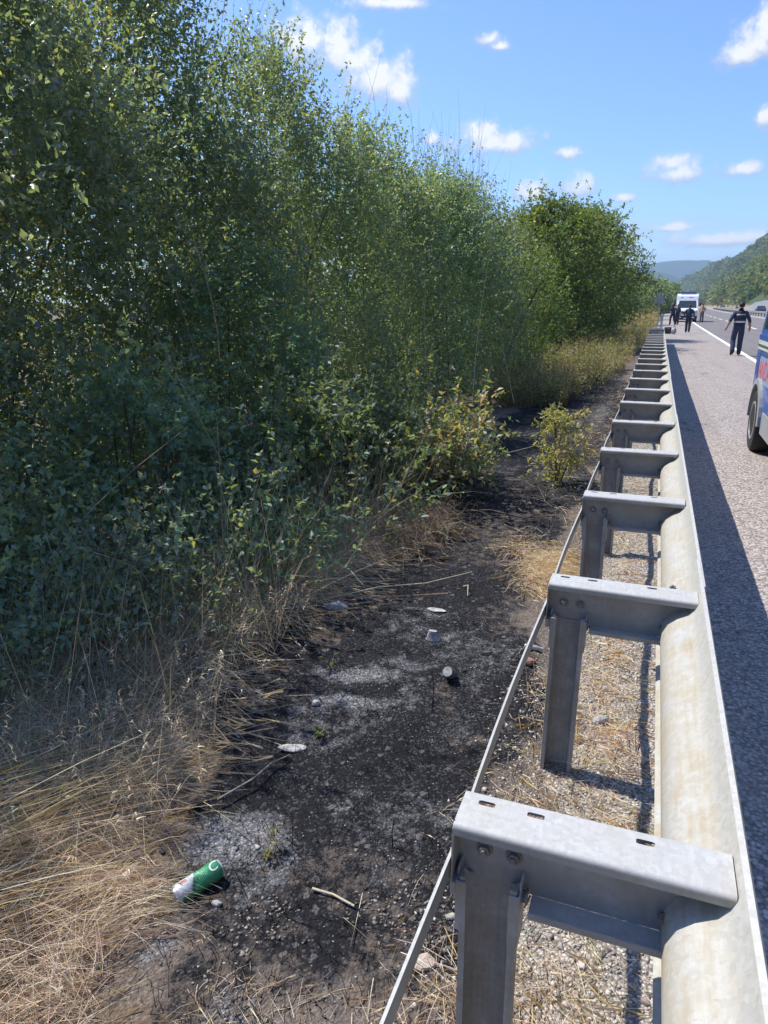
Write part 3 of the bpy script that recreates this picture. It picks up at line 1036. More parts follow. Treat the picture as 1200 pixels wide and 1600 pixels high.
# a second row keeps the far field from showing through
for x, y, H in ((-8.0, 4.2, 4.6), (-8.0, 8.6, 5.0), (-7.6, 12.8, 4.6), (-7.4, 17.0, 4.6), (-7.6, 21.5, 4.6)):
    bush('hedge_bush', 'dark bush in the second row, glimpsed through the gaps of the hedge', 'bush', 'bushes of the second row behind the hedge', x, y, H, 1.7, 2.3, 130, 14, 8, .12, PAL_HEDGE, COLUMN, shoots=20, rc=.6, twig_every=8)

# lower growth in front of the hedge
for lab, x, y, H, rx, ry, ncl, ntw, nlf, L, pal, pr in (
    ('shaded low bush among dry stems at the left foot of the hedge', -3.55, 2.75, 1.25, .75, .8, 44, 16, 9, .050, PAL_HEDGE, LOW),
    ('dark low bramble tangle with bare stems below the hedge, left of the green bramble', -3.35, 4.0, 1.55, .8, .8, 56, 17, 9, .052, PAL_HEDGE, LOW),
    ('broad mid green bramble bush spilling over the dry grass clump', -2.65, 5.35, 1.15, .85, .9, 64, 18, 9, .060, PAL_BRIGHT, LOW),
    ('mid green bramble with pale leaves at the edge of the burnt strip', -2.25, 6.7, .95, .7, .75, 50, 16, 9, .060, PAL_BRIGHT, LOW),
    ('sunlit pale bramble sprays arching over the black ground', -1.62, 6.35, .82, .42, .5, 20, 10, 8, .062, PAL_DULL + PAL_BRIGHT, LOW),
    ('shaded bramble mound behind the pale sprays below the dark hollow', -3.1, 8.4, 1.1, .8, .9, 46, 16, 9, .060, PAL_BRIGHT, LOW),
    ('shaded low leafy growth in front of the dry stems at the left edge', -2.85, 2.15, .72, .50, .50, 34, 14, 9, .040, PAL_HEDGE, LOW),
    ('knee high dark leafy plant between the tangled straw and the hedge', -2.55, 3.05, .78, .48, .50, 34, 14, 9, .042, PAL_HEDGE, LOW),
    ('knee high leafy plant at the foot of the dark bramble tangle', -2.50, 4.0, .85, .50, .55, 36, 14, 9, .045, PAL_HEDGE, LOW),
    ('taller shaded shrub halfway up the hedge above the bramble', -3.9, 6.2, 2.5, .8, .9, 70, 18, 10, .052, PAL_HEDGE, ROUND),
):
    bush('bramble_bush', lab, 'bramble', 'low bushes in front of the hedge', x, y, H, rx, ry, ncl, ntw, nlf, L, pal, pr, 'leaf_bright', rc=.26, shoots=14, shoot_len=.55, stems=10,
         stem_r=.008, bare=5, tw_len=(.18, .38), droop=.5, yellow=.05)

# the rounded trees behind
bush('willow_tree', 'broad rounded willow with fresh green foliage behind the tall weeds', 'tree', None, -4.2, 30.5, 5.55, 2.9, 3.2, 260, 20, 10, .115, PAL_WILLOW, ROUND, 'leaf_bright', rc=.6, shoots=120, shoot_len=.8, stems=14, stem_r=.07, tw_len=(.4, .8), droop=.6)
bush('willow_tree', 'taller dark willow whose ragged crown leans over the roadside past the rounded one', 'tree', None, -4.1, 38.5, 6.2, 3.2, 3.2, 230, 18, 10, .14, PAL_WILLOW[:3] + PAL_HEDGE[:2], ROUND, 'leaf', rc=.65, shoots=80, shoot_len=.9, stems=14, stem_r=.08, tw_len=(.45, .9), droop=.5)
bush('willow_tree', 'small grey green willow bush left of the rounded willow, just past the hedge', 'tree', None, -5.2, 25.8, 4.3, 1.6, 1.6, 110, 16, 10, .085, PAL_WILLOW + [(.16, .20, .11)], ROUND, 'leaf_bright', rc=.45, shoots=50, stems=9, stem_r=.03, tw_len=(.35, .7), droop=.6)
bush('roadside_bush', 'sunlit yellow green bush with a leaning bare branch at the end of the dark hollow', 'bush', None, -3.0, 18.3, 2.9, .85, 1.1, 70, 15, 9, .062, PAL_YELLOW[2:3] + PAL_WILLOW + PAL_WILLOW, ROUND, 'leaf_bright', rc=.32, shoots=40, shoot_len=.6, stems=9, stem_r=.014, bare=12, tw_len=(.25, .5))
for lab, x, y, H, r_, L in (
    ('dark rounded tree behind the triangular road sign', -5.0, 55, 5.2, 3.0, .17),
    ('lower green bush beside the triangular road sign', -3.3, 68, 3.6, 2.6, .17),
    ('distant green tree left of the white ambulance roof', -4.2, 92, 5.0, 3.6, .24),
    ('far olive green tree behind the white ambulance', -3.2, 125, 5.6, 4.6, .32),
    ('farthest pale green tree where the roadside trees meet the hills', -1.5, 165, 6.0, 5.6, .42),
):
    bush('roadside_tree', lab, 'tree', 'trees along the road beyond the willows', x, y, H, r_, r_ * 1.25, 150, 14, 9, L, PAL_WILLOW + PAL_HEDGE, ROUND, 'leaf', rc=r_ * .22, shoots=40, shoot_len=1.0, stems=9, stem_r=.08, tw_len=(.5, 1.0), droop=.4, twig_every=9)

# small yellow tree standing in the burnt strip: pinnate drooping leaves
yt = bush('ash_sapling', 'small yellow green sapling with drooping leaves standing alone in the burnt strip', 'sapling', None, -.78, 7.15, .90, .17, .20, 22, 8, 13, .040, [(.36, .36, .16), (.44, .42, .21), (.29, .32, .14), (.52, .47, .27)], [(0, .25), (.25, .6), (.5, 1.), (.8, .9), (1, .5)], 'leaf_bright', rc=.14, shoots=0, stems=7, stem_r=.007, tw_len=(.14, .26), droop=1.1, yellow=0, up=.4)

# tall half-dry weeds along the far verge
def weeds(name, label, n, xf, yr, hr, pal, L, nl=12, power=1.6):
    yy = yr[0] + (yr[1] - yr[0]) * RG.random(n) ** power
    a, b = xf(yy)
    xx = a + (b - a) * RG.random(n)
    keep = fbm(xx, yy, 1.1, 77, 3) > .40
    xx, yy = xx[keep], yy[keep]
    n = len(xx)
    z = gz(xx, yy)
    h = RG.uniform(hr[0], hr[1], n) * (.55 + .9 * fbm(xx, yy, 1.6, 78, 2))
    P0 = np.stack([xx + cx(yy), yy, z - .02], 1)
    P2 = P0 + np.stack([RG.normal(size=n) * .14, RG.normal(size=n) * .14, np.ones(n)], 1) * h[:, None]
    V1, F1 = strands(P0, (P0 + P2) / 2 + RG.normal(size=(n, 3)) * .04, P2, np.full(n, .0035), np.full(n, .0012), 3)
    cs = palette([(.33, .28, .16), (.24, .22, .12), (.20, .15, .09)], n)
    c1 = np.repeat(cs, 12, 0)
    ti = np.repeat(np.arange(n), nl)
    m_ = len(ti)
    u = (.2 + .8 * RG.random(m_))[:, None]
    P = P0[ti] * (1 - u) + P2[ti] * u + RG.normal(size=(m_, 3)) * .03
    D = unit(RG.normal(size=(m_, 3)) + np.array([0, 0, .35]))
    N = unit(RG.normal(size=(m_, 3)) * .6 + np.array([0, 0, .8]))
    ll = L * RG.uniform(.6, 1.3, m_)
    V2, F2 = leaf_geo(P, D, N, ll, ll * .45)
    c2 = np.repeat(palette(pal, n, .15)[ti], 4, 0)
    F1t = np.concatenate([F1[:, [0, 1, 2]], F1[:, [0, 2, 3]]])
    o = np_mesh(name, np.concatenate([V1, V2]), np.concatenate([F1t, F2 + len(V1)]), M['leaf_bright'], None, np.concatenate([c1, c2]))
    return tag(o, label, 'weeds', None, 'stuff')


weeds('tall_weeds', 'waist high half dry weeds in the sun between the willows and the burnt strip', 5200,
      lambda y: (np.interp(y, [11, 14, 20, 30, 48], [-3.0, -3.3, -3.6, -3.6, -3.0]), np.interp(y, [11, 14, 16.5, 22, 30, 48], [-1.75, -1.35, -1.0, -.75, -.55, -.5])),
      (13.2, 48), (.38, .80), PAL_DULL + PAL_DULL + PAL_YELLOW[2:3] + PAL_WILLOW + [(.22, .27, .15), (.55, .48, .36)], .045)
weeds('dry_weeds', 'brown and straw coloured weeds beyond the guardrail end', 900,
      lambda y: (y * 0 - 2.6, y * 0 - .2), (46, 72), (.9, 1.6), PAL_DULL + [(.30, .24, .12)], .09, 10, 1.0)

# ------------------------------------------------------------------ dry grass
STRAW = [(.74, .62, .41), (.62, .51, .34), (.78, .69, .51), (.47, .37, .25), (.66, .49, .34)]
PINKISH = [(.64, .49, .36), (.70, .57, .43), (.45, .33, .24), (.74, .61, .46), (.35, .25, .18)]
GREYGRN = [(.26, .27, .17), (.20, .23, .14), (.34, .32, .21), (.38, .34, .24)]
GOLD = [(.58, .41, .17), (.64, .48, .24), (.50, .33, .14)]
gv, gf, gc = [], [], []
goff = 0


def d_field(flat, sp=.55, cell=.26, seed=131):
    def f(n, xx, yy):
        a = 4 * math.pi * vnoise(xx, yy, cell, seed) + RG.normal(size=n) * sp
        return np.stack([np.cos(a) * .9 + .18, np.sin(a) * .9 + .1, np.abs(RG.normal(size=n)) * flat + .10], 1)
    f.pos = True
    return f


def add_grass(n, xfun, zoff, dirf, Lr, Wr, dr, pal):
    global goff
    xx, yy = xfun(n)
    n = len(xx)
    P = np.stack([xx, yy, gz(xx, yy) + zoff * RG.random(n)], 1)
    D = dirf(n, xx, yy) if hasattr(dirf, 'pos') else dirf(n)
    L = RG.uniform(*Lr, n)
    V, Fb, C = blade_geo(P, D, L, RG.uniform(*Wr, n), RG.uniform(*dr, n), palette(pal, n, .16))
    low = V[:, 2] < gz(V[:, 0], V[:, 1]) + .003
    V[low, 2] = (gz(V[:, 0], V[:, 1]) + .003 + .012 * RG.random(len(V)))[low]
    gv.append(V)
    gf.append(Fb + goff)
    gc.append(C)
    goff += len(V)


def flush(name, label):
    global gv, gf, gc, goff
    o = np_mesh(name, np.concatenate(gv), np.concatenate(gf), M['grass'], None, np.concatenate(gc))
    tag(o, label, 'grass', None, 'stuff')
    gv, gf, gc, goff = [], [], [], 0


def left_edge(y):
    return np.interp(y, [.5, 1.0, 1.25, 1.4, 1.6, 2.2, 3, 4.2, 5.2, 7, 9, 12], [-.95, -1.1, -1.22, -1.36, -1.46, -1.55, -1.74, -1.82, -1.75, -2.0, -2.2, -2.3])


def zone(y0, y1, w0, w1, k=1.0, edge=1.0):
    def f(n):
        yy = y0 + (y1 - y0) * RG.random(n)
        dd = w0 + (w1 - w0) * RG.random(n) ** k
        xx = left_edge(yy) - dd + (fbm(yy * 0, yy, .35, 91, 3) - .5) * .35
        keep = fbm(xx, yy, .28, 93, 3) > .30
        return xx[keep], yy[keep]
    return f


def d_rand(flat=.5, bias=(0, 0)):
    def f(n):
        a = RG.random(n) * 2 * math.pi
        return np.stack([np.cos(a) + bias[0], np.sin(a) + bias[1], np.abs(RG.normal(size=n)) * flat + .12], 1)
    return f


def d_dir(ax, ay, up=.35, sp=.28):
    def f(n):
        return np.stack([ax + RG.normal(size=n) * sp, ay + RG.normal(size=n) * sp, up + RG.normal(size=n) * .2], 1)
    return f


# fine reddish tangle near the can, with long combed straw lying over it
add_grass(9000, zone(.55, 2.1, .06, 1.1), .06, d_field(.55), (.10, .32), (.0012, .0024), (.2, .8), PINKISH + STRAW)
add_grass(1500, zone(.6, 1.7, .30, 1.3), .12, d_dir(.7, .65, .35, .75), (.25, .55), (.0014, .0030), (.15, .6), STRAW + PINKISH + GOLD[:1])
add_grass(330, zone(.8, 1.45, .60, 1.2), .20, d_dir(.75, .62, .18, .16), (.5, .85), (.002, .004), (.05, .25), GOLD + STRAW[:1])
add_grass(9000, zone(1.6, 3.4, .14, 1.4), .16, d_field(.7, .6, .35, 137), (.18, .50), (.0014, .0030), (.4, 1.0), STRAW + PINKISH + GREYGRN)
add_grass(380, zone(1.7, 2.6, .05, .5), .1, d_rand(1.2, (.6, -.2)), (.3, .6), (.0012, .0022), (.6, 1.3), STRAW[:3])
add_grass(4000, zone(1.5, 3.6, .35, 1.15), .10, d_rand(1.5), (.25, .65), (.0018, .0040), (.1, .7), GREYGRN + STRAW[3:])
add_grass(420, zone(1.9, 3.9, .2, 1.4), .05, d_rand(3.2), (.6, 1.15), (.0022, .0042), (.02, .30), GREYGRN + STRAW[:2])
# seed heads on nodding stalks
n_h = 260
yh = RG.uniform(1.3, 3.4, n_h)
xh = left_edge(yh) - RG.uniform(.0, 1.0, n_h)
hb = np.stack([xh, yh, gz(xh, yh)], 1)
hd_ = unit(np.stack([.35 + RG.normal(size=n_h) * .4, RG.normal(size=n_h) * .4, 1.0 + RG.random(n_h)], 1))
hl = RG.uniform(.3, .62, n_h)
dr_ = RG.uniform(.1, .35, n_h)
V, Fb, C = blade_geo(hb, hd_, hl, np.full(n_h, .0028), dr_, palette(STRAW, n_h))
gv.append(V)
gf.append(Fb + goff)
gc.append(C)
goff += len(V)
tip = hb + hd_ * hl[:, None]
tip[:, 2] -= hl * dr_
for q in range(7):
    V, Fb, C = blade_geo(tip - hd_ * (.012 * q), unit(hd_ * .7 + RG.normal(size=(n_h, 3)) * .45 - np.array([0, 0, .25])), RG.uniform(.018, .032, n_h), np.full(n_h, .0052), np.full(n_h, .3), palette(STRAW, n_h), 3)
    gv.append(V)
    gf.append(Fb + goff)
    gc.append(C)
    goff += len(V)
flush('dry_grass', 'tangled straw coloured dry grass in front of the hedge')
add_grass(5200, zone(3.3, 5.6, .08, .6), .10, d_rand(1.1, (.5, -.2)), (.25, .60), (.0018, .0038), (.4, 1.1), STRAW + PINKISH)
add_grass(1300, lambda n: (-1.62 + RG.normal(size=n) * .13, 5.2 + RG.normal(size=n) * .30), .16, d_rand(1.3), (.22, .45), (.002, .004), (.5, 1.1), [(.34, .26, .17), (.28, .20, .13), (.42, .33, .22)])
add_grass(900, zone(3.0, 6.0, .1, .9), .05, d_rand(3.0), (.6, 1.2), (.0025, .005), (.05, .5), STRAW + GREYGRN)
add_grass(2500, zone(5.4, 11, -.05, 1.0), .06, d_rand(1.0), (.2, .5), (.003, .005), (.3, .9), STRAW[2:] + GREYGRN)
flush('hedge_foot_grass', 'dry brown grass hanging at the foot of the bramble along the burnt strip')
# golden tuft beside the rail and wisps in the gravel
add_grass(2000, lambda n: (-.58 + RG.normal(size=n) * .08, 4.75 + RG.normal(size=n) * .22), .03, d_dir(.55, -.5, .35, .5), (.10, .32), (.0014, .0030), (.3, .8), GOLD + STRAW)
add_grass(250, lambda n: (-.80 + RG.normal(size=n) * .09, 5.15 + RG.normal(size=n) * .2), .02, d_rand(.7), (.08, .25), (.0014, .003), (.3, .8), GOLD + STRAW)
for (ax, ay, sx_, sy_, nn_) in ((-.02, 2.05, .10, .16, 700), (-.06, 2.75, .10, .22, 700), (-.10, 3.35, .12, .25, 600), (-.08, 1.45, .07, .14, 500), (-.05, 4.2, .12, .4, 600), (-.36, 1.42, .10, .14, 450),
                                (-.28, 2.2, .1, .2, 500), (-.1, 5.4, .15, .5, 500), (-.30, 3.0, .1, .2, 350), (-.1, 7.0, .15, .8, 500), (-.40, 6.2, .12, .5, 400), (.0, 1.05, .1, .12, 300)):
    add_grass(int(nn_ * .62), lambda n: (np.minimum(ax + RG.normal(size=n) * sx_, .2), ay + RG.normal(size=n) * sy_), .015, d_dir(.35, -.55, .3, .6), (.06, .24), (.001, .0022), (.2, .8), STRAW + GOLD + PINKISH)
add_grass(900, lambda n: (RG.uniform(-1.0, -.25, n), RG.uniform(.75, 1.3, n)), .01, d_rand(.35), (.03, .14), (.001, .002), (.2, .7), PINKISH + STRAW)
add_grass(1300, lambda n: (RG.uniform(-1.1, -.35, n), RG.uniform(6., 20, n)), .02, d_rand(.7), (.06, .25), (.002, .004), (.2, .8), STRAW + PINKISH)
flush('verge_straw', 'golden straw tufts left unburnt beside the guardrail posts')

# black stubble and stalks in the burnt strip
n = 9000
yy = .9 + 15 * RG.random(n) ** 1.9
xx = RG.uniform(-2.1, -.3, n)
kk = RG.random(n) < burn_mask(xx, yy)
xx, yy = xx[kk], yy[kk]
n = len(xx)
P0 = np.stack([xx, yy, gz(xx, yy) - .005], 1)
hh_ = RG.uniform(.015, .055, n) + (RG.random(n) < .03) * RG.uniform(.05, .16, n)
P2 = P0 + np.stack([RG.normal(size=n) * .5, RG.normal(size=n) * .5, np.ones(n)], 1) * hh_[:, None]
V, Fq = strands(P0, (P0 + P2) / 2 + RG.normal(size=(n, 3)) * .006, P2, np.full(n, .0016), np.full(n, .0006), 2)
tag(np_mesh('charred_stubble', V, Fq, M['char']), 'black charred grass stubble on the burnt strip', 'stubble', None, 'stuff')


# ------------------------------------------------------------------ loose gravel, ash flakes
OCT = np.array([(1, 0, 0), (-1, 0, 0), (0, 1, 0), (0, -1, 0), (0, 0, 1), (0, 0, -1)], float)
OCTF = np.array([(0, 2, 4), (2, 1, 4), (1, 3, 4), (3, 0, 4), (2, 0, 5), (1, 2, 5), (3, 1, 5), (0, 3, 5)])


def stones(name, label, xx, yy, size, colr, flat=.6):
    n = len(xx)
    J = 1 + RG.uniform(-.38, .38, (n, 6, 3))
    a = RG.random(n) * 2 * math.pi
    S = size[:, None, None] * (OCT[None] + RG.normal(size=(n, 6, 3)) * .28) * J
    S[:, :, 2] *= flat
    V = np.empty_like(S)
    V[:, :, 0] = S[:, :, 0] * np.cos(a)[:, None] - S[:, :, 1] * np.sin(a)[:, None] + xx[:, None]
    V[:, :, 1] = S[:, :, 0] * np.sin(a)[:, None] + S[:, :, 1] * np.cos(a)[:, None] + yy[:, None]
    V[:, :, 2] = S[:, :, 2] + (gz(xx, yy) + size * .18)[:, None]
    Fs = (OCTF[None] + (np.arange(n) * 6)[:, None, None]).reshape(-1, 3)
    o = np_mesh(name, V.reshape(-1, 3), Fs, M['stone'], None, np.repeat(colr, 6, 0))
    return tag(o, label, 'gravel', None, 'stuff')


n = 26000
yy = .7 + 9 * RG.random(n) ** 1.7
xx = RG.uniform(-.55, .26, n)
kk = RG.random(n) < sstep(-.55, -.12, xx + (fbm(xx, yy, .3, 53, 2) - .5) * .4)
xx, yy = xx[kk], yy[kk]
n = len(xx)
g_ = RG.uniform(.20, .60, n)[:, None] * np.array([1.0, .925, .82]) * (1 + RG.normal(size=(n, 3)) * .03)
stones('gravel', 'pale crushed gravel under the guardrail', xx, yy, RG.uniform(.0028, .0075, n) * (1 + (RG.random(n) < .03) * 1.2), np.clip(g_, .03, .9))
n = 24000
yy = .75 + 9 * RG.random(n) ** 1.8
xx = RG.uniform(-2.0, -.3, n)
cluster = fbm(xx, yy, .16, 57, 3)
c2, a2, _, _ = masks(xx, yy)
kk = RG.random(n) < np.clip(.02 + .85 * a2 + .5 * (cluster > .62), 0, 1) * (np.maximum(c2, a2) > .15)
xx, yy = xx[kk], yy[kk]
n = len(xx)
g_ = np.where(RG.random(n) < .55, RG.uniform(.015, .06, n), RG.uniform(.10, .38, n))[:, None] * np.array([1.0, .98, .97])
stones('ash_flakes', 'pale ash flakes and sooty chips scattered over the burnt strip', xx, yy, RG.uniform(.0018, .0048, n) * (1 + (RG.random(n) < .03) * 1.3), np.clip(g_, .012, .9), .45)
n = 3000
yy = .75 + 1.0 * RG.random(n)
xx = RG.uniform(-1.2, -.2, n)
kk = fbm(xx, yy, .16, 58, 3) > .52
xx, yy = xx[kk], yy[kk]
n = len(xx)
g_ = RG.uniform(.06, .34, n)[:, None] * np.array([1.0, .88, .77])
stones('soil_crumbs', 'brown soil crumbs and small stones in front of the burnt strip', xx, yy, RG.uniform(.003, .008, n), np.clip(g_, .03, .9))


# ------------------------------------------------------------------ hills and the wood on them
def ridge_x(y):
    return np.interp(y, [-600, 700, 1100, 1500, 1900, 2300], [120, 120, 108, 66, 20, -20])


def ridge_h(y):
    return np.interp(y, [-600, 0, 250, 700, 1100, 1500, 1900, 2200], [52, 63, 66, 67, 68, 56, 39, 18])


def base_x(y):
    return np.minimum(ridge_x(y) - 40, 27.5 + cx(np.minimum(np.maximum(y, 0), 330)))


def hill_z(x, y):
    bx_, rx_ = base_x(y), ridge_x(y)
    t_ = np.clip((x - bx_) / (rx_ - bx_), 0, 1)
    n_ = (fbm(x, y, 120, 201, 4) - .5)
    z = ridge_h(y) * (1 + .22 * n_) * (t_ ** .92) + 6 * n_ * t_
    z = z - np.maximum(x - rx_ - 40, 0) * .15
    return z


hy = np.concatenate([np.arange(-300, 800, 25), np.arange(800, 2300, 40)])
hu = np.concatenate([[-.03, 0, .04], np.linspace(.1, 1, 16), [1.15, 1.4, 2.0, 3.0, 5.0]])
HY = np.repeat(hy[:, None], len(hu), 1)
HX = base_x(HY) + hu[None] * (ridge_x(HY) - base_x(HY))
HZ = hill_z(HX, HY) - .4
HZ[:, 0] = -1.0
nyy, nxx = HY.shape
ii = np.arange(nyy * nxx).reshape(nyy, nxx)
Fh = np.stack([ii[:-1, :-1], ii[:-1, 1:], ii[1:, 1:], ii[1:, :-1]], -1).reshape(-1, 4)
m, t = mat('hill_soil')
c = obj_coord(t)
n_a = t.n('ShaderNodeTexNoise', {'Vector': c, 'Scale': 0.02, 'Detail': 6.0, 'Roughness': 0.6}).outputs[0]
n_b = t.n('ShaderNodeTexNoise', {'Vector': c, 'Scale': 0.35, 'Detail': 6.0, 'Roughness': 0.7}).outputs[0]
sz = t.n('ShaderNodeSeparateXYZ', {'Vector': c}).outputs[2]
low_ = t.ramp(t.math('ADD', t.math('MULTIPLY', sz, 0.4), t.math('MULTIPLY', t.math('SUBTRACT', n_b, .5), 1.2)), [(0.35, 0.0), (0.8, 1.0)])
cc = t.mix(low_, t.ramp(n_b, [(0.3, (0.20, 0.145, 0.09)), (0.7, (0.34, 0.26, 0.17))]), t.ramp(n_b, [(0.3, (0.035, 0.05, 0.022)), (0.7, (0.085, 0.105, 0.045))]))
b = t.n('ShaderNodeBsdfPrincipled', {'Base Color': cc, 'Roughness': 0.95, 'Specular IOR Level': 0.1})
out(t, b.outputs[0])
M['hill'] = m
hill = np_mesh('hill', np.stack([HX, HY, HZ], -1).reshape(-1, 3), Fh, M['hill'], smooth=True)
tag(hill, kind='structure')

# crowns of the far wood: small leaf clump faces spread through each crown
k = 5200
yy = np.concatenate([RG.uniform(150, 900, 3200), RG.uniform(900, 2250, 2000)])
uu = RG.random(k) ** .9 * 1.12 + .005
xx = base_x(yy) + uu * (ridge_x(yy) - base_x(yy))
keep = (fbm(xx, yy, 35, 210, 3) > .34) & ~((yy > 225) & (yy < 345) & (uu < .05))
xx, yy = xx[keep], yy[keep]
k = len(xx)
zz = hill_z(xx, yy)
Rr = RG.uniform(2.3, 4.2, k) * np.interp(yy, [200, 900, 2200], [.95, 1.15, 1.9])
NQ = 30
ci = np.repeat(np.arange(k), NQ)
dirs = unit(RG.normal(size=(k * NQ, 3)) + np.array([0, 0, .35]))
P = np.stack([xx, yy, zz + Rr * .75], 1)[ci] + dirs * (Rr[ci] * RG.uniform(.55, 1.05, k * NQ))[:, None] * np.array([1, 1, 1.1])
L_ = Rr[ci] * RG.uniform(.42, .75, k * NQ)
V, Fl = leaf_geo(P, unit(RG.normal(size=(k * NQ, 3))), unit(dirs + RG.normal(size=(k * NQ, 3)) * .4), L_, L_ * .85)
tc_ = palette([(.125, .165, .062), (.155, .190, .070), (.100, .142, .060), (.190, .215, .085)], k, .22)
c_ = tc_[ci] * (1 + RG.normal(size=(k * NQ, 1)) * .15)
M['far_leaf'] = foliage('far_wood_leaf', .30, .8, .1)
forest = np_mesh('forest', V, Fl, M['far_leaf'], None, np.repeat(np.clip(c_, .01, .3), 4, 0))
tag(forest, 'dense green wood covering the hillside across the road', 'forest', None, 'stuff')


def far_hill(name, pts, y, depth, colr):
    xs_ = np.linspace(pts[0][0], pts[-1][0], 90)
    zs_ = np.interp(xs_, [p[0] for p in pts], [p[1] for p in pts]) * (1 + .10 * (fbm(xs_, xs_ * 0, abs(pts[-1][0] - pts[0][0]) / 9, 220, 4) - .5))
    rows = []
    for f in np.linspace(-1, 1, 13):
        g0 = np.cos(f * math.pi / 2) ** .9
        yy_ = y + f * depth
        rows.append(np.stack([xs_, np.full_like(xs_, yy_), zs_ * g0 * (1 + .12 * (fbm(xs_, xs_ * 0 + yy_, 160, 221, 4) - .5)) - 2], 1))
    V = np.concatenate(rows)
    n_ = len(xs_)
    ii = np.arange(13 * n_).reshape(13, n_)
    Ff = np.stack([ii[:-1, :-1], ii[:-1, 1:], ii[1:, 1:], ii[1:, :-1]], -1).reshape(-1, 4)
    m, t = mat(name + '_wood')
    c = obj_coord(t)
    nb = t.n('ShaderNodeTexNoise', {'Vector': c, 'Scale': 0.03, 'Detail': 8.0, 'Roughness': 0.7}).outputs[0]
    b = t.n('ShaderNodeBsdfPrincipled', {'Base Color': t.ramp(nb, [(0.3, tuple(q * .6 for q in colr)), (0.7, tuple(q * 1.3 for q in colr))]), 'Roughness': 1.0, 'Specular IOR Level': 0.05})
    out(t, b.outputs[0])
    o = np_mesh(name, V, Ff, m, smooth=True)
    return tag(o, kind='structure')


far_hill('distant_hill', [(-1500, 60), (-700, 120), (-260, 150), (-110, 124), (-45, 116), (20, 103), (75, 80), (130, 60), (300, 40)], 2700, 330, (.055, .075, .035))
far_hill('distant_hill', [(-900, 60), (-200, 150), (0, 182), (80, 192), (190, 197), (260, 180), (500, 120)], 3600, 300, (.055, .075, .035))

# masonry retaining wall cut into the foot of the hill
wl = MB()
st = np.linspace(252, 345, 12)
hts = np.interp(st, [252, 262, 320, 345], [1.4, 3.2, 2.6, .8])
for i in range(11):
    y0_, y1_ = st[i], st[i + 1]
    a0, a1 = float(base_x(y0_)) - .4, float(base_x(y1_)) - .4
    b0_ = [(a0, y0_, -.2), (a0 + 1.0, y0_, -.2), (a0 + 1.6, y0_, hts[i]), (a0 + .9, y0_, hts[i])]
    b1_ = [(a1, y1_, -.2), (a1 + 1.0, y1_, -.2), (a1 + 1.6, y1_, hts[i + 1]), (a1 + .9, y1_, hts[i + 1])]
    wl.add(b0_ + b1_, [(0, 1, 2, 3)[::-1], (4, 5, 6, 7), (0, 4, 7, 3), (3, 7, 6, 2), (1, 2, 6, 5)])
tag(wl.build('retaining_wall', simple('grey_masonry', (0.20, 0.20, 0.205), .9, var=.45, scale=1.2, bump=.3)), 'long grey masonry wall at the foot of the wooded hill across the road', 'wall')

# ------------------------------------------------------------------ median guardrail
M['dark_steel'] = steel('weathered_rail_steel', (0.30, 0.30, 0.30), (0.20, 0.15, 0.10), .7, .6, .3)
mg = empty('median_guardrail', (0, 0, 0), 0, 'long grey guardrail on the median between the two carriageways', 'guardrail')
st = np.arange(30, 330, 6.0)
for sgn in (-1, 1):
    V, Fq = [], []
    for y in st:
        c_ = cxf(y) + 13.5
        for a, z in ((.10, .75), (.17, .68), (.10, .60), (.17, .52), (.10, .44)):
            V.append((c_ + sgn * a, y, z))
        for a, z in ((.095, .44), (.165, .52), (.095, .60), (.165, .68), (.095, .75)):
            V.append((c_ + sgn * a, y, z))
    for i in range(len(st) - 1):
        for q in range(10):
            q2 = (q + 1) % 10
            Fq.append((i * 10 + q, i * 10 + q2, i * 10 + 10 + q2, i * 10 + 10 + q))
    MB().add(V, Fq).build('beam', M['dark_steel'], mg)
mp_ = MB()
mp_.box((0, 0, .33), (.19, .10, .78))
ME_MP = mp_.mesh('post', M['dark_steel'])
for y in np.arange(30, 326, 4.0):
    o = link('post', ME_MP, mg)
    o.location = (13.5 + cxf(y), y, 0)

# ------------------------------------------------------------------ triangular sign seen from behind, delineator
M['sign_back'] = simple('grey_sign_back', (0.32, 0.34, 0.345), .5, .3, var=.12, scale=9)
M['pole'] = simple('galvanised_pole', (0.40, 0.41, 0.40), .5, .4)
sx, sy = -0.22 + cxf(60), 60.0
sg = empty('warning_sign', (sx, sy, gzf(-.22, 60)), 0, 'triangular road sign on a pole, its grey back turned this way', 'road sign')
MB().tube([(0, 0, -.2), (0, 0, 2.62)], .03, 10).build('pole', M['pole'], sg, smooth=True)


def tri(s, zc, rnd=.07):
    pts = []
    for k in range(3):
        a = R(90 + 120 * k)
        for d in (-40, -20, 0, 20, 40):
            a2 = a + R(d)
            pts.append(((s / 1.732 - 2 * rnd) * math.cos(a) + rnd * math.cos(a2), zc + (s / 1.732 - 2 * rnd) * math.sin(a) + rnd * math.sin(a2)))
    return pts


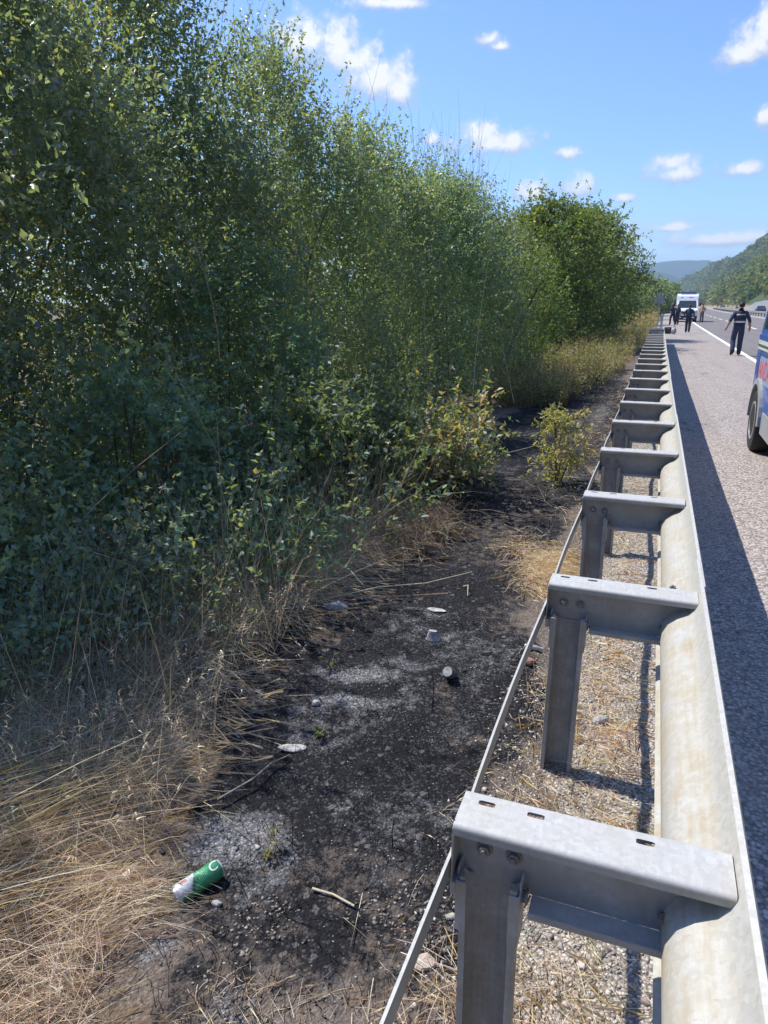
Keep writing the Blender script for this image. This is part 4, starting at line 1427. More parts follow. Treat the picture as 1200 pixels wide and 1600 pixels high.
MB().prism(tri(1.02, 2.18), .034, .046, 'y').build('plate', M['sign_back'], sg)
rim = MB()
for a, b_ in ((0, 0),):
    o_, i_ = tri(1.04, 2.18), tri(.97, 2.18)
    n_ = len(o_)
    V = [(p[0], .028, p[1]) for p in o_] + [(p[0], .028, p[1]) for p in i_] + [(p[0], .0335, p[1]) for p in o_] + [(p[0], .0335, p[1]) for p in i_]
    Fq = []
    for k in range(n_):
        k2 = (k + 1) % n_
        Fq += [(k, k2, n_ + k2, n_ + k), (k, 2 * n_ + k, 2 * n_ + k2, k2), (n_ + k, n_ + k2, 3 * n_ + k2, 3 * n_ + k)]
    rim.add(V, Fq)
rim.build('rim', M['pole'], sg)
for z in (2.0, 2.4):
    MB().box((0, .0, z), (.22, .075, .04)).build('bracket', M['pole'], sg)
MB().prism(tri(1.0, 2.18), .047, .049, 'y').build('face', simple('sign_face', (.75, .74, .72), .4), sg)

M['white_plastic'] = simple('white_plastic', (.72, .73, .72), .5, var=.08)
M['black_plastic'] = simple('black_plastic', (.025, .025, .027), .5, var=.2)
dl = empty('delineator_post', (.12 + cxf(37), 37.0, 0), 0, 'white plastic roadside post standing at the far end of the guardrail', 'delineator post')
MB().prism([(-.06, -.05), (.06, -.05), (.045, .05), (-.045, .05)], -.15, 1.28, 'z').build('body', M['white_plastic'], dl, bevel=.008)
MB().box((0, -.0515, 1.08), (.07, .008, .18)).build('reflector', simple('grey_reflector', (.45, .46, .47), .25), dl)

# ------------------------------------------------------------------ people
def bodymat(colr, rough=.85, var=.18):
    return simple('cloth_%d' % len(bpy.data.materials), colr, rough, var=var, scale=14, bump=.15)


SKIN = simple('skin', (.36, .22, .155), .55, var=.08)
HAIR = simple('dark_hair', (.018, .014, .012), .6, var=.3)
BOOT = simple('black_boot', (.018, .018, .018), .5, var=.3)


def person(name, label, loc, rz, H, J, top, trousers, sleeve='short', vest=None, cap=None):
    """one continuous skinned body posed by joints; hair, vest bands, ears are children"""
    root = empty(name, loc, rz, label, 'person')
    s_ = H / 1.78
    D = {'pelvis': (0, 0, .97), 'belly': (0, .005, 1.10), 'chest': (0, .0, 1.30), 'neck': (0, 0, 1.47), 'jaw': (0, .015, 1.555), 'head': (0, .012, 1.66), 'crown': (0, .005, 1.745),
         'shl': (-.185, 0, 1.41), 'shr': (.185, 0, 1.41), 'ell': (-.25, -.02, 1.14), 'elr': (.25, -.02, 1.14), 'wrl': (-.29, .06, .91), 'wrr': (.29, .06, .91),
         'hal': (-.30, .09, .80), 'har': (.30, .09, .80), 'hil': (-.095, 0, .93), 'hir': (.095, 0, .93), 'knl': (-.10, .03, .52), 'knr': (.10, .03, .52),
         'anl': (-.10, -.02, .10), 'anr': (.10, -.02, .10), 'tol': (-.115, .15, .045), 'tor': (.115, .15, .045)}
    D.update(J)
    RAD = {'pelvis': (.175, .125), 'belly': (.168, .125), 'chest': (.18, .13), 'neck': (.064, .064), 'jaw': (.068, .078), 'head': (.078, .095), 'crown': (.045, .055),
           'shl': (.082, .082), 'shr': (.082, .082), 'ell': (.056, .056), 'elr': (.056, .056), 'wrl': (.038, .038), 'wrr': (.038, .038), 'hal': (.030, .042), 'har': (.030, .042),
           'hil': (.118, .118), 'hir': (.118, .118), 'knl': (.088, .09), 'knr': (.088, .09), 'anl': (.075, .08), 'anr': (.075, .08), 'tol': (.052, .042), 'tor': (.052, .042)}
    E_ = [('pelvis', 'belly', 'top'), ('belly', 'chest', 'top'), ('chest', 'neck', 'top'), ('neck', 'jaw', 'skin'), ('jaw', 'head', 'skin'), ('head', 'crown', 'skin'),
          ('pelvis', 'hil', 'tr'), ('pelvis', 'hir', 'tr'), ('hil', 'knl', 'tr'), ('hir', 'knr', 'tr'), ('knl', 'anl', 'tr'), ('knr', 'anr', 'tr'), ('anl', 'tol', 'boot'), ('anr', 'tor', 'boot'),
          ('chest', 'shl', 'top'), ('chest', 'shr', 'top'), ('shl', 'ell', 'top'), ('shr', 'elr', 'top'), ('ell', 'wrl', 'arm'), ('elr', 'wrr', 'arm'), ('wrl', 'hal', 'skin'), ('wrr', 'har', 'skin')]
    keys = list(D)
    me = bpy.data.meshes.new('body')
    me.from_pydata([tuple(q * s_ for q in D[k]) for k in keys], [(keys.index(a), keys.index(b)) for a, b, _ in E_], [])
    ob = bpy.data.objects.new('body_tmp', me)
    COL.objects.link(ob)
    ob.modifiers.new('skin', 'SKIN')
    sv = me.skin_vertices[0].data
    for i, k in enumerate(keys):
        sv[i].radius = tuple(q * s_ for q in RAD[k])
        sv[i].use_root = (k == 'pelvis')
    sm_ = ob.modifiers.new('sub', 'SUBSURF')
    sm_.levels = sm_.render_levels = 2
    dg = bpy.context.evaluated_depsgraph_get()
    m2 = bpy.data.meshes.new_from_object(ob.evaluated_get(dg))
    bpy.data.objects.remove(ob)
    m2.name = 'body'
    m2.materials.clear()
    mats_ = {'top': 0, 'tr': 1, 'boot': 2, 'skin': 3}
    for mm in (top, trousers, BOOT, SKIN):
        m2.materials.append(mm)
    segs = [(Vector(D[a]) * s_, Vector(D[b]) * s_, lab, (RAD[a][0] + RAD[b][0]) / 2) for a, b, lab in E_]
    for p in m2.polygons:
        c_ = p.center
        best, bl, bt = 9, 'top', 0
        for a, b_, lab, r_ in segs:
            ab = b_ - a
            tt_ = max(0, min(1, (c_ - a).dot(ab) / max(ab.length_squared, 1e-9)))
            d = (c_ - (a + ab * tt_)).length / r_
            if d < best:
                best, bl, bt = d, lab, tt_
        if bl == 'arm':
            bl = 'top' if sleeve == 'long' else 'skin'
        if bl == 'tr' and c_.z < .20 * s_:
            bl = 'boot'
        if bl == 'top' and c_.z < .96 * s_:
            bl = 'tr'
        p.material_index = mats_[bl]
        p.use_smooth = True
    body = link('body', m2, root)
    hd = Vector(D['head']) * s_
    hv = MB().ell(hd + Vector((0, -.018, .025)) * s_, (.090 * s_, .104 * s_, .098 * s_), 16, 10)
    hv2 = MB()
    hv2.v, hv2.m = hv.v, []
    for q in hv.f:
        ce = sum((Vector(hv.v[i]) for i in q), Vector()) / len(q)
        if ce.z > hd.z + .035 * s_ or (ce.y < hd.y - .0 and ce.z > hd.z - .06 * s_):
            hv2.f.append(q)
            hv2.m.append(0)
    hv2.build('hair', cap or HAIR, root, smooth=True)
    for sg_ in (-1, 1):
        MB().ell(hd + Vector((sg_ * .084, .0, -.02)) * s_, (.012, .022, .034), 8, 6).build('ear', SKIN, root, smooth=True)
        MB().ell(hd + Vector((sg_ * .032, .090, .0)) * s_, (.012, .008, .007), 8, 6).build('eye', BOOT, root, smooth=True)
        h0, w0 = Vector(D['hal' if sg_ < 0 else 'har']) * s_, Vector(D['wrl' if sg_ < 0 else 'wrr']) * s_
        dn = (h0 - w0).normalized()
        for f_ in range(4):
            off = Vector((0, (f_ - 1.5) * .019, 0))
            p0 = h0 + off - dn * .02
            MB().tube([p0, p0 + dn * .05, p0 + dn * .08 + Vector((-sg_ * .015, 0, 0))], [.009, .0085, .006], 6).build('finger', SKIN, root, smooth=True)
        MB().tube([h0 - dn * .05 + Vector((0, .03, 0)), h0 - dn * .01 + Vector((-sg_ * .01, .055, 0)), h0 + dn * .02 + Vector((-sg_ * .015, .058, 0))], [.011, .010, .007], 6).build('thumb', SKIN, root, smooth=True)
    MB().ell(hd + Vector((0, .104, -.022)) * s_, (.013, .018, .024), 8, 6).build('nose', SKIN, root, smooth=True)
    MB().ell(hd + Vector((0, .086, -.064)) * s_, (.026, .008, .007), 8, 6).build('mouth', simple('lip', (.25, .11, .09), .5), root, smooth=True)

    def band(nm, z0, z1, ex, mt):
        """a ring round the trunk following its joints"""
        P = [(Vector(D[k]) * s_, RAD[k][0] * s_, RAD[k][1] * s_) for k in ('pelvis', 'belly', 'chest', 'neck')]
        P[3] = (P[3][0], .10 * s_, .085 * s_)
        V, Fq = [], []
        zs = np.linspace(z0, z1, 6) * s_
        n_ = 20
        for z in zs:
            for i in range(3):
                if P[i][0].z <= z <= P[i + 1][0].z or i == 2:
                    f_ = (z - P[i][0].z) / (P[i + 1][0].z - P[i][0].z)
                    c0 = P[i][0].lerp(P[i + 1][0], f_)
                    a_ = P[i][1] * (1 - f_) + P[i + 1][1] * f_ + ex
                    b_ = P[i][2] * (1 - f_) + P[i + 1][2] * f_ + ex
                    break
            for k in range(n_):
                q = 2 * math.pi * k / n_
                V.append((c0.x + a_ * math.cos(q), c0.y + b_ * math.sin(q), z))
        for i in range(5):
            for k in range(n_):
                k2 = (k + 1) % n_
                Fq.append((i * n_ + k, i * n_ + k2, (i + 1) * n_ + k2, (i + 1) * n_ + k))
        MB().add(V, Fq).build(nm, mt, root, smooth=True)
    for v_ in (vest or []):
        band(*v_)
    MB().lathe([(.150 * s_, -.02), (.158 * s_, -.02), (.158 * s_, .02), (.150 * s_, .02)], Matrix.Translation(Vector(D['pelvis']) * s_ + Vector((0, 0, .04))), 20, sx=1.1, sy=.82).build('belt', BOOT, root)
    return root


NAVY = bodymat((.032, .042, .085))
NAVY2 = bodymat((.024, .028, .048))
REFL = simple('reflective_band', (.70, .70, .68), .45)
PINKR = simple('faded_band', (.52, .42, .42), .6)
ORANGE = bodymat((.50, .22, .13))
GREYT = bodymat((.16, .10, .13))
person('person', 'person in navy uniform with white reflective bands walking away along the white edge line', (2.66, 27.6, .005), R(4), 1.79,
       {'ell': (-.31, -.06, 1.17), 'wrl': (-.40, -.10, .95), 'hal': (-.44, -.10, .85), 'elr': (.31, .02, 1.16), 'wrr': (.35, .10, .93), 'har': (.355, .14, .83),
        'knl': (-.12, .10, .53), 'anl': (-.13, -.12, .13), 'tol': (-.15, .06, .045), 'knr': (.105, .08, .52), 'anr': (.11, .10, .10), 'tor': (.13, .27, .045), 'head': (.005, .012, 1.66)},
       NAVY, NAVY, 'short', [('vest', 1.06, 1.45, .016, NAVY2), ('reflective_band', 1.10, 1.155, .020, REFL), ('reflective_band', 1.345, 1.385, .022, PINKR)])
person('person', 'person in dark uniform with bent arms walking towards the front of the ambulance', (1.68 + cxf(49), 49.2, .005), R(-3), 1.72,
       {'ell': (-.30, -.08, 1.17), 'wrl': (-.22, .12, 1.02), 'hal': (-.17, .19, 1.02), 'elr': (.30, -.08, 1.18), 'wrr': (.24, .12, 1.02), 'har': (.20, .19, 1.02),
        'knl': (-.10, .12, .53), 'anl': (-.09, .02, .12), 'tol': (-.10, .19, .05), 'knr': (.09, .02, .52), 'anr': (.08, -.16, .16), 'tor': (.09, -.02, .06), 'head': (0, .05, 1.645), 'crown': (0, .055, 1.73)},
       NAVY2, NAVY2, 'long', [('vest', 1.04, 1.44, .018, NAVY)])
person('person', 'person in dark clothes leaning over the guardrail end with one leg stepping forward', (.93 + cxf(66), 66.5, .005), R(28), 1.76,
       {'chest': (0, .10, 1.29), 'neck': (0, .16, 1.45), 'jaw': (0, .20, 1.53), 'head': (0, .20, 1.63), 'crown': (0, .20, 1.72), 'shl': (-.18, .12, 1.38), 'shr': (.18, .12, 1.38),
        'ell': (-.22, .26, 1.18), 'wrl': (-.16, .42, 1.10), 'hal': (-.14, .50, 1.08), 'elr': (.24, .20, 1.14), 'wrr': (.20, .38, 1.02), 'har': (.18, .46, 1.0),
        'knl': (-.11, .20, .55), 'anl': (-.12, .14, .12), 'tol': (-.13, .31, .05), 'knr': (.10, -.04, .52), 'anr': (.11, -.28, .14), 'tor': (.12, -.15, .05)},
       NAVY2, NAVY2, 'short')
person('person', 'second person standing close behind the one leaning at the guardrail, arm raised to the face', (1.30 + cxf(68), 68.2, .005), R(150), 1.74,
       {'elr': (.27, .14, 1.22), 'wrr': (.16, .22, 1.42), 'har': (.11, .20, 1.50), 'ell': (-.25, .02, 1.15)}, NAVY2, NAVY2, 'short')
person('person', 'person in an orange and brown vest and dark trousers beside the ambulance door', (3.66 + cxf(78), 78.0, .005), R(172), 1.78,
       {'ell': (-.28, .05, 1.16), 'wrl': (-.18, .24, 1.12), 'hal': (-.12, .29, 1.14)}, ORANGE, GREYT, 'short',
       [('vest', 1.04, 1.44, .016, bodymat((.42, .24, .16))), ('reflective_band', 1.16, 1.21, .021, REFL)])

# equipment on the shoulder
eq = empty('equipment_case', (.52 + cxf(47), 47.2, .005), R(6), 'black equipment case standing on the shoulder by the guardrail end', 'case')
MB().box((0, 0, .19), (.34, .46, .34)).build('body', M['black_plastic'], eq, bevel=.025)
MB().box((0, 0, .372), (.36, .48, .03)).build('lid', M['black_plastic'], eq, bevel=.01)
MB().tube([(-.08, -.235, .30), (-.08, -.27, .30), (.08, -.27, .30), (.08, -.235, .30)], .012, 8).build('handle', M['pole'], eq)
sk = empty('equipment_sack', (.86 + cxf(47), 47.0, .005), R(20), 'crumpled grey sack slumped beside the black equipment case', 'sack')
mb = MB().ell((0, 0, .17), (.17, .16, .20), 18, 12)
mb.v = [(x * (1 + .25 * (vnoise(np.array([x * 9]), np.array([z * 9]), 1, 3)[0] - .5)), y * (1 + .25 * (vnoise(np.array([y * 9 + 5]), np.array([z * 9]), 1, 4)[0] - .5)), max(z, 0) * (1 + .2 * (vnoise(np.array([x * 9]), np.array([y * 9]), 1, 6)[0] - .5))) for x, y, z in mb.v]
mb.build('bag', simple('grey_sacking', (.36, .37, .37), .9, var=.25, bump=.3), sk, smooth=True)
MB().tube([(-.05, 0, .36), (-.02, .02, .42), (.05, .03, .44), (.10, .02, .42)], [.035, .025, .04, .02], 8).build('neck', simple('grey_sacking_neck', (.30, .31, .31), .9), sk, smooth=True)

# ------------------------------------------------------------------ vehicles
M['white_paint'] = simple('white_car_paint', (.74, .75, .75), .30, var=.03, scale=3, spec=.5, coat=.5)
M['blue_paint'] = simple('blue_car_paint', (.035, .12, .42), .30, var=.06, scale=4, spec=.5, coat=.5)
M['grey_paint'] = simple('grey_cladding', (.27, .285, .29), .5, var=.10, scale=6)
M['red_paint'] = simple('red_marking', (.55, .03, .03), .4, var=.06)
M['green_paint'] = simple('dark_green_stripe', (.03, .12, .06), .4, var=.06)
M['glass'] = simple('tinted_glass', (.03, .045, .04), .06, 0.0, var=.1, spec=.9)
M['tyre'] = simple('tyre_rubber', (.022, .022, .022), .85, var=.25, scale=30)
M['rim'] = simple('alloy_rim', (.42, .42, .41), .4, .5, var=.12)
M['chrome'] = simple('bright_trim', (.6, .6, .6), .25, .8, var=.05)
M['lamp'] = simple('clear_lamp', (.6, .62, .64), .15, var=.1, spec=.8)
M['red_lamp'] = simple('red_lamp', (.35, .015, .012), .2, var=.1, spec=.7)
M['under'] = simple('underbody', (.015, .015, .015), .9)


def wheel(root, x, y, r, wd, side, rim_col='rim'):
    wh = empty('wheel', (x, y, r), 0)
    wh.parent = root
    Mx = Matrix.Rotation(R(90), 4, 'Y')
    h = wd / 2
    MB().lathe([(r * .62, -h * .9), (r * .74, -h), (r * .93, -h * .94), (r * .985, -h * .72), (r, -h * .3), (r, h * .3), (r * .985, h * .72), (r * .93, h * .94), (r * .74, h), (r * .62, h * .9)], Mx, 36).build('tyre', M['tyre'], wh, smooth=True)
    mb = MB()
    s_ = -1 if side < 0 else 1
    mb.lathe([(r * .625, s_ * h * .80), (r * .62, s_ * h * .96), (r * .56, s_ * h * .97), (r * .53, s_ * h * .6), (r * .50, s_ * h * .35), (0.001, s_ * h * .35)], Mx, 32)
    for k in range(7):
        a = 2 * math.pi * k / 7
        mb.box((s_ * h * .55, r * .31 * math.cos(a), r * .31 * math.sin(a)), (h * .36, r * .46, r * .13), Matrix.Rotation(a, 3, 'X'))
    mb.lathe([(r * .15, s_ * h * .4), (r * .14, s_ * h * .86), (0.001, s_ * h * .9)], Mx, 16)
    mb.build('rim', M[rim_col], wh)
    return wh


def arch(c_, zc, r, n=10):
    return [(c_ + r * math.cos(math.pi * k / n), zc + r * math.sin(math.pi * k / n)) for k in range(n, -1, -1)]


def text_mesh(txt, size, ext, material, name, parent, mtx):
    cu = bpy.data.curves.new(name, 'FONT')
    cu.body = txt
    cu.size = size
    cu.extrude = ext
    ob = bpy.data.objects.new(name + '_tmp', cu)
    COL.objects.link(ob)
    dg = bpy.context.evaluated_depsgraph_get()
    me = bpy.data.meshes.new_from_object(ob.evaluated_get(dg))
    bpy.data.objects.remove(ob)
    me.transform(mtx)
    me.materials.clear()
    me.materials.append(material)
    me.name = name
    return link(name, me, parent)


# gendarmerie patrol vehicle: its right flank and rear wheel reach into the picture
sv = empty('patrol_vehicle', (2.145, 7.70, .005), 0, 'blue and white patrol vehicle with red lettering cut off by the picture edge', 'patrol car')
RW, FW, WR = 1.74, -1.42, .365
prof = [(-2.32, .42), (-2.30, .30)] + [(FW - .45, .30)] + arch(FW, .36, .44)[0:] + [(FW + .45, .30), (RW - .45, .30)] + arch(RW, .36, .44) + [(RW + .45, .32), (2.30, .36), (2.36, .50), (2.36, .80), (2.33, 1.36), (-.95, 1.36), (-1.10, 1.20), (-2.15, 1.08), (-2.30, .95)]
MB().prism(prof, -.93, .93, 'x').build('body', simple('blue_body_paint', (.032, .09, .28), .3, var=.05, scale=3, coat=.4), sv, bevel=.035)
gh = MB()
b_ = [(-.925, -1.0, 1.345), (.925, -1.0, 1.345), (.925, 2.33, 1.345), (-.925, 2.33, 1.345)]
t_ = [(-.84, -.30, 1.98), (.84, -.30, 1.98), (.86, 2.27, 1.98), (-.86, 2.27, 1.98)]
gh.add(b_ + t_, [(0, 1, 2, 3)[::-1], (4, 5, 6, 7), (0, 1, 5, 4), (1, 2, 6, 5), (2, 3, 7, 6), (3, 0, 4, 7)])
gh.build('cabin', M['blue_paint'], sv, bevel=.03)


def side_pt(s_, y, z):
    f = (z - 1.345) / (1.98 - 1.345)
    return (s_ * (.925 + (.855 - .925) * f + .004), y, z)


for s_ in (-1, 1):
    for (ya, yb_, yc, yd) in ((-.72, .18, .18, -.22), (.26, 1.12, 1.12, .26), (1.20, 2.16, 2.12, 1.20)):
        mb = MB()
        q = [side_pt(s_, ya, 1.42), side_pt(s_, yb_, 1.42), side_pt(s_, yc, 1.86), side_pt(s_, yd, 1.86)]
        q2 = [(p[0] - s_ * .012, p[1], p[2]) for p in q]
        mb.add(q + q2, [(0, 1, 2, 3), (7, 6, 5, 4), (0, 4, 5, 1), (1, 5, 6, 2), (2, 6, 7, 3), (3, 7, 4, 0)])
        mb.build('window', M['glass'], sv)
    for nm, z0, z1, y0, y1, mt in (('blue_stripe', 1.285, 1.345, -1.0, 2.32, 'blue_paint'), ('white_stripe', 1.235, 1.2845, -2.0, 2.33, 'white_paint'), ('green_stripe', 1.205, 1.2345, -2.0, 2.33, 'green_paint'),
                                   ('white_stripe', 1.175, 1.2045, -2.0, 2.33, 'white_paint'), ('blue_stripe', .56, .70, -.90, 1.24, 'blue_paint')):
        MB().box((s_ * .932, (y0 + y1) / 2, (z0 + z1) / 2), (.006, y1 - y0, z1 - z0)).build(nm, M[mt], sv)
    MB().prism([(2.31, .56), (2.31, 1.16), (2.02, 1.16), (2.10, .80), (2.24, .56)], s_ * .9305, s_ * .934, 'x').build('blue_panel', M['blue_paint'], sv)
    MB().box((s_ * .9318, .72, .960), (.004, 2.5, .29)).build('pale_panel', simple('pale_panel_paint', (.24, .33, .47), .35), sv)
    MB().prism([(1.25, .702), (1.30, .80), (1.10, .80), (.9, .702)], s_ * .9305, s_ * .934, 'x').build('blue_panel', M['blue_paint'], sv)
    MB().box((s_ * .9345, .1, .42), (.012, 2.1, .24)).build('sill', M['grey_paint'], sv, bevel=.004)
    for wy in (RW, FW):
        o_, i_ = arch(wy, .36, .50, 14), arch(wy, .36, .435, 14)
        V = [(s_ * .925, a, z) for a, z in o_] + [(s_ * .925, a, z) for a, z in i_] + [(s_ * .962, a, z) for a, z in o_] + [(s_ * .968, a, z) for a, z in i_]
        n_ = len(o_)
        Fq = []
        for k in range(n_ - 1):
            Fq += [(k, k + 1, 2 * n_ + k + 1, 2 * n_ + k), (2 * n_ + k, 2 * n_ + k + 1, 3 * n_ + k + 1, 3 * n_ + k), (n_ + k, 3 * n_ + k, 3 * n_ + k + 1, n_ + k + 1)]
        MB().add(V, Fq).build('wheel_arch', M['grey_paint'], sv)
        wheel(sv, s_ * .845, wy, WR, .235, s_)
    MB().box((s_ * .80, 2.352, 1.05), (.16, .03, .42)).build('tail_lamp', M['red_lamp'], sv, bevel=.01)
    MB().box((s_ * 1.0, -.72, 1.42), (.20, .10, .16)).build('mirror', M['black_plastic'], sv, bevel=.03)
    for y in (.22, 1.15):
        MB().box((s_ * .938, y - .15, 1.10), (.02, .16, .03)).build('door_handle', M['black_plastic'], sv, bevel=.005)
    MB().box((s_ * .68, -2.29, .92), (.36, .05, .16)).build('headlight', M['lamp'], sv, bevel=.015)
for sgn in (-1, 1):
    mtx = Matrix(((0, 0, sgn, sgn * .9335), (sgn * 1.0, 0, 0, (2.02 if sgn < 0 else .62)), (0, 1, 0, .86), (0, 0, 0, 1)))
    text_mesh('JANDARMA', .30, .0015, M['red_paint'], 'lettering', sv, mtx)
MB().box((0, 2.36, .48), (1.80, .10, .26)).build('rear_bumper', M['grey_paint'], sv, bevel=.03)
MB().box((0, -2.31, .46), (1.80, .12, .30)).build('front_bumper', M['grey_paint'], sv, bevel=.03)
MB().box((0, -2.305, .86), (.90, .04, .18)).build('grille', M['black_plastic'], sv)
MB().add([(-.80, -.985, 1.39), (.80, -.985, 1.39), (.68, -.365, 1.90), (-.68, -.365, 1.90)], [(0, 1, 2, 3)]).build('windscreen', M['glass'], sv)
MB().add([(-.80, 2.330, 1.42), (.80, 2.330, 1.42), (.75, 2.288, 1.88), (-.75, 2.288, 1.88)], [(3, 2, 1, 0)]).build('rear_window', M['glass'], sv)
MB().box((0, .3, .40), (1.66, 3.9, .30)).build('underbody', M['under'], sv)
MB().box((0, .35, 2.025), (1.2, .30, .09)).build('light_bar', simple('blue_beacon', (.05, .12, .5), .2, spec=.7), sv, bevel=.03)

# ambulance facing this way on the shoulder
am = empty('ambulance', (2.75 + cxf(80) - .42, 80.4, .005), 0, 'white high roofed ambulance van facing this way on the shoulder, lights bar on top', 'ambulance')
prof = [(.02, .50), (.0, .95), (.10, 1.16), (.72, 1.34), (1.32, 2.10), (1.52, 2.52), (1.85, 2.78), (5.85, 2.82), (5.92, 2.6), (5.95, .45), (5.05, .45)] + arch(4.55, .40, .44)[::-1] + [(4.05, .45), (1.45, .45)] + arch(.95, .40, .44)[::-1] + [(.45, .45)]
MB().prism(prof, -1.0, 1.0, 'x').build('body', M['white_paint'], am, bevel=.07)
MB().add([(-.86, .735, 1.40), (.86, .735, 1.40), (.80, 1.285, 2.09), (-.80, 1.285, 2.09)], [(0, 1, 2, 3)]).build('windscreen', M['glass'], am)
MB().box((0, .0, .40), (1.96, .24, .40)).build('bumper', M['black_plastic'], am, bevel=.05)
MB().box((0, -.015, .92), (1.0, .06, .24)).build('grille', M['black_plastic'], am, bevel=.01)
MB().box((0, -.128, .36), (.52, .012, .11)).build('number_plate', M['white_plastic'], am)
for s_ in (-1, 1):
    MB().box((s_ * .74, .02, 1.0), (.40, .12, .26), Matrix.Rotation(R(s_ * 8), 3, 'Z')).build('headlight', M['lamp'], am, bevel=.03)
    MB().box((s_ * .62, -.125, .45), (.22, .02, .10)).build('fog_light', M['white_plastic'], am)
    mr = MB()
    mr.box((s_ * 1.20, .95, 1.72), (.16, .12, .38))
    mr.box((s_ * 1.07, .95, 1.62), (.16, .05, .05))
    mr.build('mirror', M['black_plastic'], am, bevel=.015)
    MB().prism([(1.0, 1.45), (1.95, 1.45), (1.95, 2.05), (1.38, 2.05)], s_ * 1.0005, s_ * 1.006, 'x').build('window', M['glass'], am)
    MB().box((s_ * 1.004, 3.4, 1.20), (.008, 4.6, .22)).build('red_stripe', simple('orange_red_band', (.62, .12, .03), .4), am)
    for wy in (.95, 4.55):
        wheel(am, s_ * .88, wy, .36, .23, s_)
MB().box((.30, 1.475, 2.40), (.44, .03, .13), Matrix.Rotation(R(-25), 3, 'X')).build('roof_marking', simple('orange_marking', (.62, .25, .12), .4), am)
MB().box((-.56, 1.475, 2.40), (.14, .03, .13), Matrix.Rotation(R(-25), 3, 'X')).build('roof_marking', M['blue_paint'], am)
lb = MB().box((0, 1.95, 2.88), (1.45, .32, .14)).build('light_bar', simple('blue_light_bar', (.06, .10, .25), .25, spec=.7), am, bevel=.04)
MB().box((0, 2.9, .38), (1.7, 5.0, .22)).build('underbody', M['under'], am)


def car(label, x, y, rz, paint):
    r_ = empty('parked_car' if False else 'car', (x, y, .005), rz, label, 'car', 'cars on the far carriageway')
    pr = [(-2.05, .30), (-2.1, .62), (-1.95, .82), (-1.0, .93), (1.75, .95), (2.1, .90), (2.12, .35), (1.80, .30)] + arch(1.32, .31, .36, 8)[::-1] + [(-.85, .30)] + arch(-1.28, .31, .36, 8)[::-1] + [(-1.7, .30)]
    MB().prism(pr, -.86, .86, 'x').build('body', paint, r_, bevel=.05)
    g = MB()
    b_ = [(-.80, -1.0, .93), (.80, -1.0, .93), (.80, 1.85, .93), (-.80, 1.85, .93)]
    t_ = [(-.62, -.25, 1.46), (.62, -.25, 1.46), (.62, 1.2, 1.46), (-.62, 1.2, 1.46)]
    g.add(b_ + t_, [(4, 5, 6, 7), (0, 1, 5, 4), (1, 2, 6, 5), (2, 3, 7, 6), (3, 0, 4, 7)])
    g.build('window', M['glass'], r_)
    MB().box((0, .47, 1.465), (1.26, 1.5, .04)).build('roof', paint, r_, bevel=.015)
    for s_ in (-1, 1):
        MB().box((s_ * .62, -2.06, .68), (.34, .10, .14)).build('headlight', M['lamp'], r_)
        MB().box((s_ * .66, 2.10, .74), (.30, .06, .16)).build('tail_lamp', M['red_lamp'], r_)
        for wy in (-1.28, 1.32):
            wheel(r_, s_ * .78, wy, .31, .19, s_)
    MB().box((0, 0, .30), (1.4, 3.6, .12)).build('underbody', M['under'], r_)


car('small white car on the far carriageway below the wooded hill', 19.6, 262, R(176), M['white_paint'])
car('small dark blue car on the far carriageway near the grey masonry wall', 18.9, 161, R(178), simple('dark_blue_paint', (.03, .05, .10), .3, coat=.5))

# ------------------------------------------------------------------ litter and bits on the burnt ground
m, t = mat('can_print')
c = obj_coord(t)
s3 = t.n('ShaderNodeSeparateXYZ', {'Vector': c})
ang = t.math('ARCTAN2', s3.outputs[1], s3.outputs[0])
zz_ = s3.outputs[2]
n_g = t.n('ShaderNodeTexNoise', {'Vector': c, 'Scale': 60.0, 'Detail': 5.0}).outputs[0]
green = t.ramp(n_g, [(0.3, (0.03, 0.20, 0.085)), (0.7, (0.06, 0.30, 0.14))])
n_h = t.n('ShaderNodeTexNoise', {'Vector': c, 'Scale': 240.0, 'Detail': 3.0}).outputs[0]
# pale label panel near the base of the can with smudged small print
pan = t.math('MULTIPLY', t.math('LESS_THAN', zz_, t.math('ADD', .064, t.math('MULTIPLY', ang, -.018))), t.math('LESS_THAN', t.math('ABSOLUTE', t.math('ADD', ang, -0.0)), 0.95))
txt_ = t.ramp(n_h, [(0.52, 0.0), (0.58, 1.0)])
pc = t.mix(t.math('MULTIPLY', txt_, 0.45), (0.55, 0.56, 0.56), (0.16, 0.22, 0.22))
rd = t.math('MULTIPLY', t.math('LESS_THAN', t.math('ABSOLUTE', t.math('ADD', zz_, -.036)), .012), t.math('LESS_THAN', t.math('ABSOLUTE', t.math('ADD', ang, .45)), .22))
pc = t.mix(t.math('MULTIPLY', rd, .8), pc, (0.40, 0.10, 0.09))
wv = t.n('ShaderNodeTexWave', {'Vector': c, 'Scale': 58.0, 'Distortion': 0.6, 'Detail': 2.0}, bands_direction='Z').outputs[0]
fine = t.math('MULTIPLY', t.math('MULTIPLY', t.ramp(wv, [(0.55, 0.0), (0.6, 1.0)]), txt_), t.math('MULTIPLY', t.math('LESS_THAN', t.math('ABSOLUTE', t.math('SUBTRACT', zz_, .092)), .020), t.math('LESS_THAN', t.math('ABSOLUTE', t.math('ADD', ang, .25)), .55)))
green = t.mix(t.math('MULTIPLY', fine, .75), green, (0.50, 0.58, 0.53))
colc = t.mix(pan, green, pc)
ends = t.math('ADD', t.math('LESS_THAN', zz_, .013), t.math('GREATER_THAN', zz_, .1605))
colc = t.mix(ends, colc, (0.52, 0.53, 0.54))
soot = t.ramp(n_g, [(0.55, 0.0), (0.75, 1.0)])
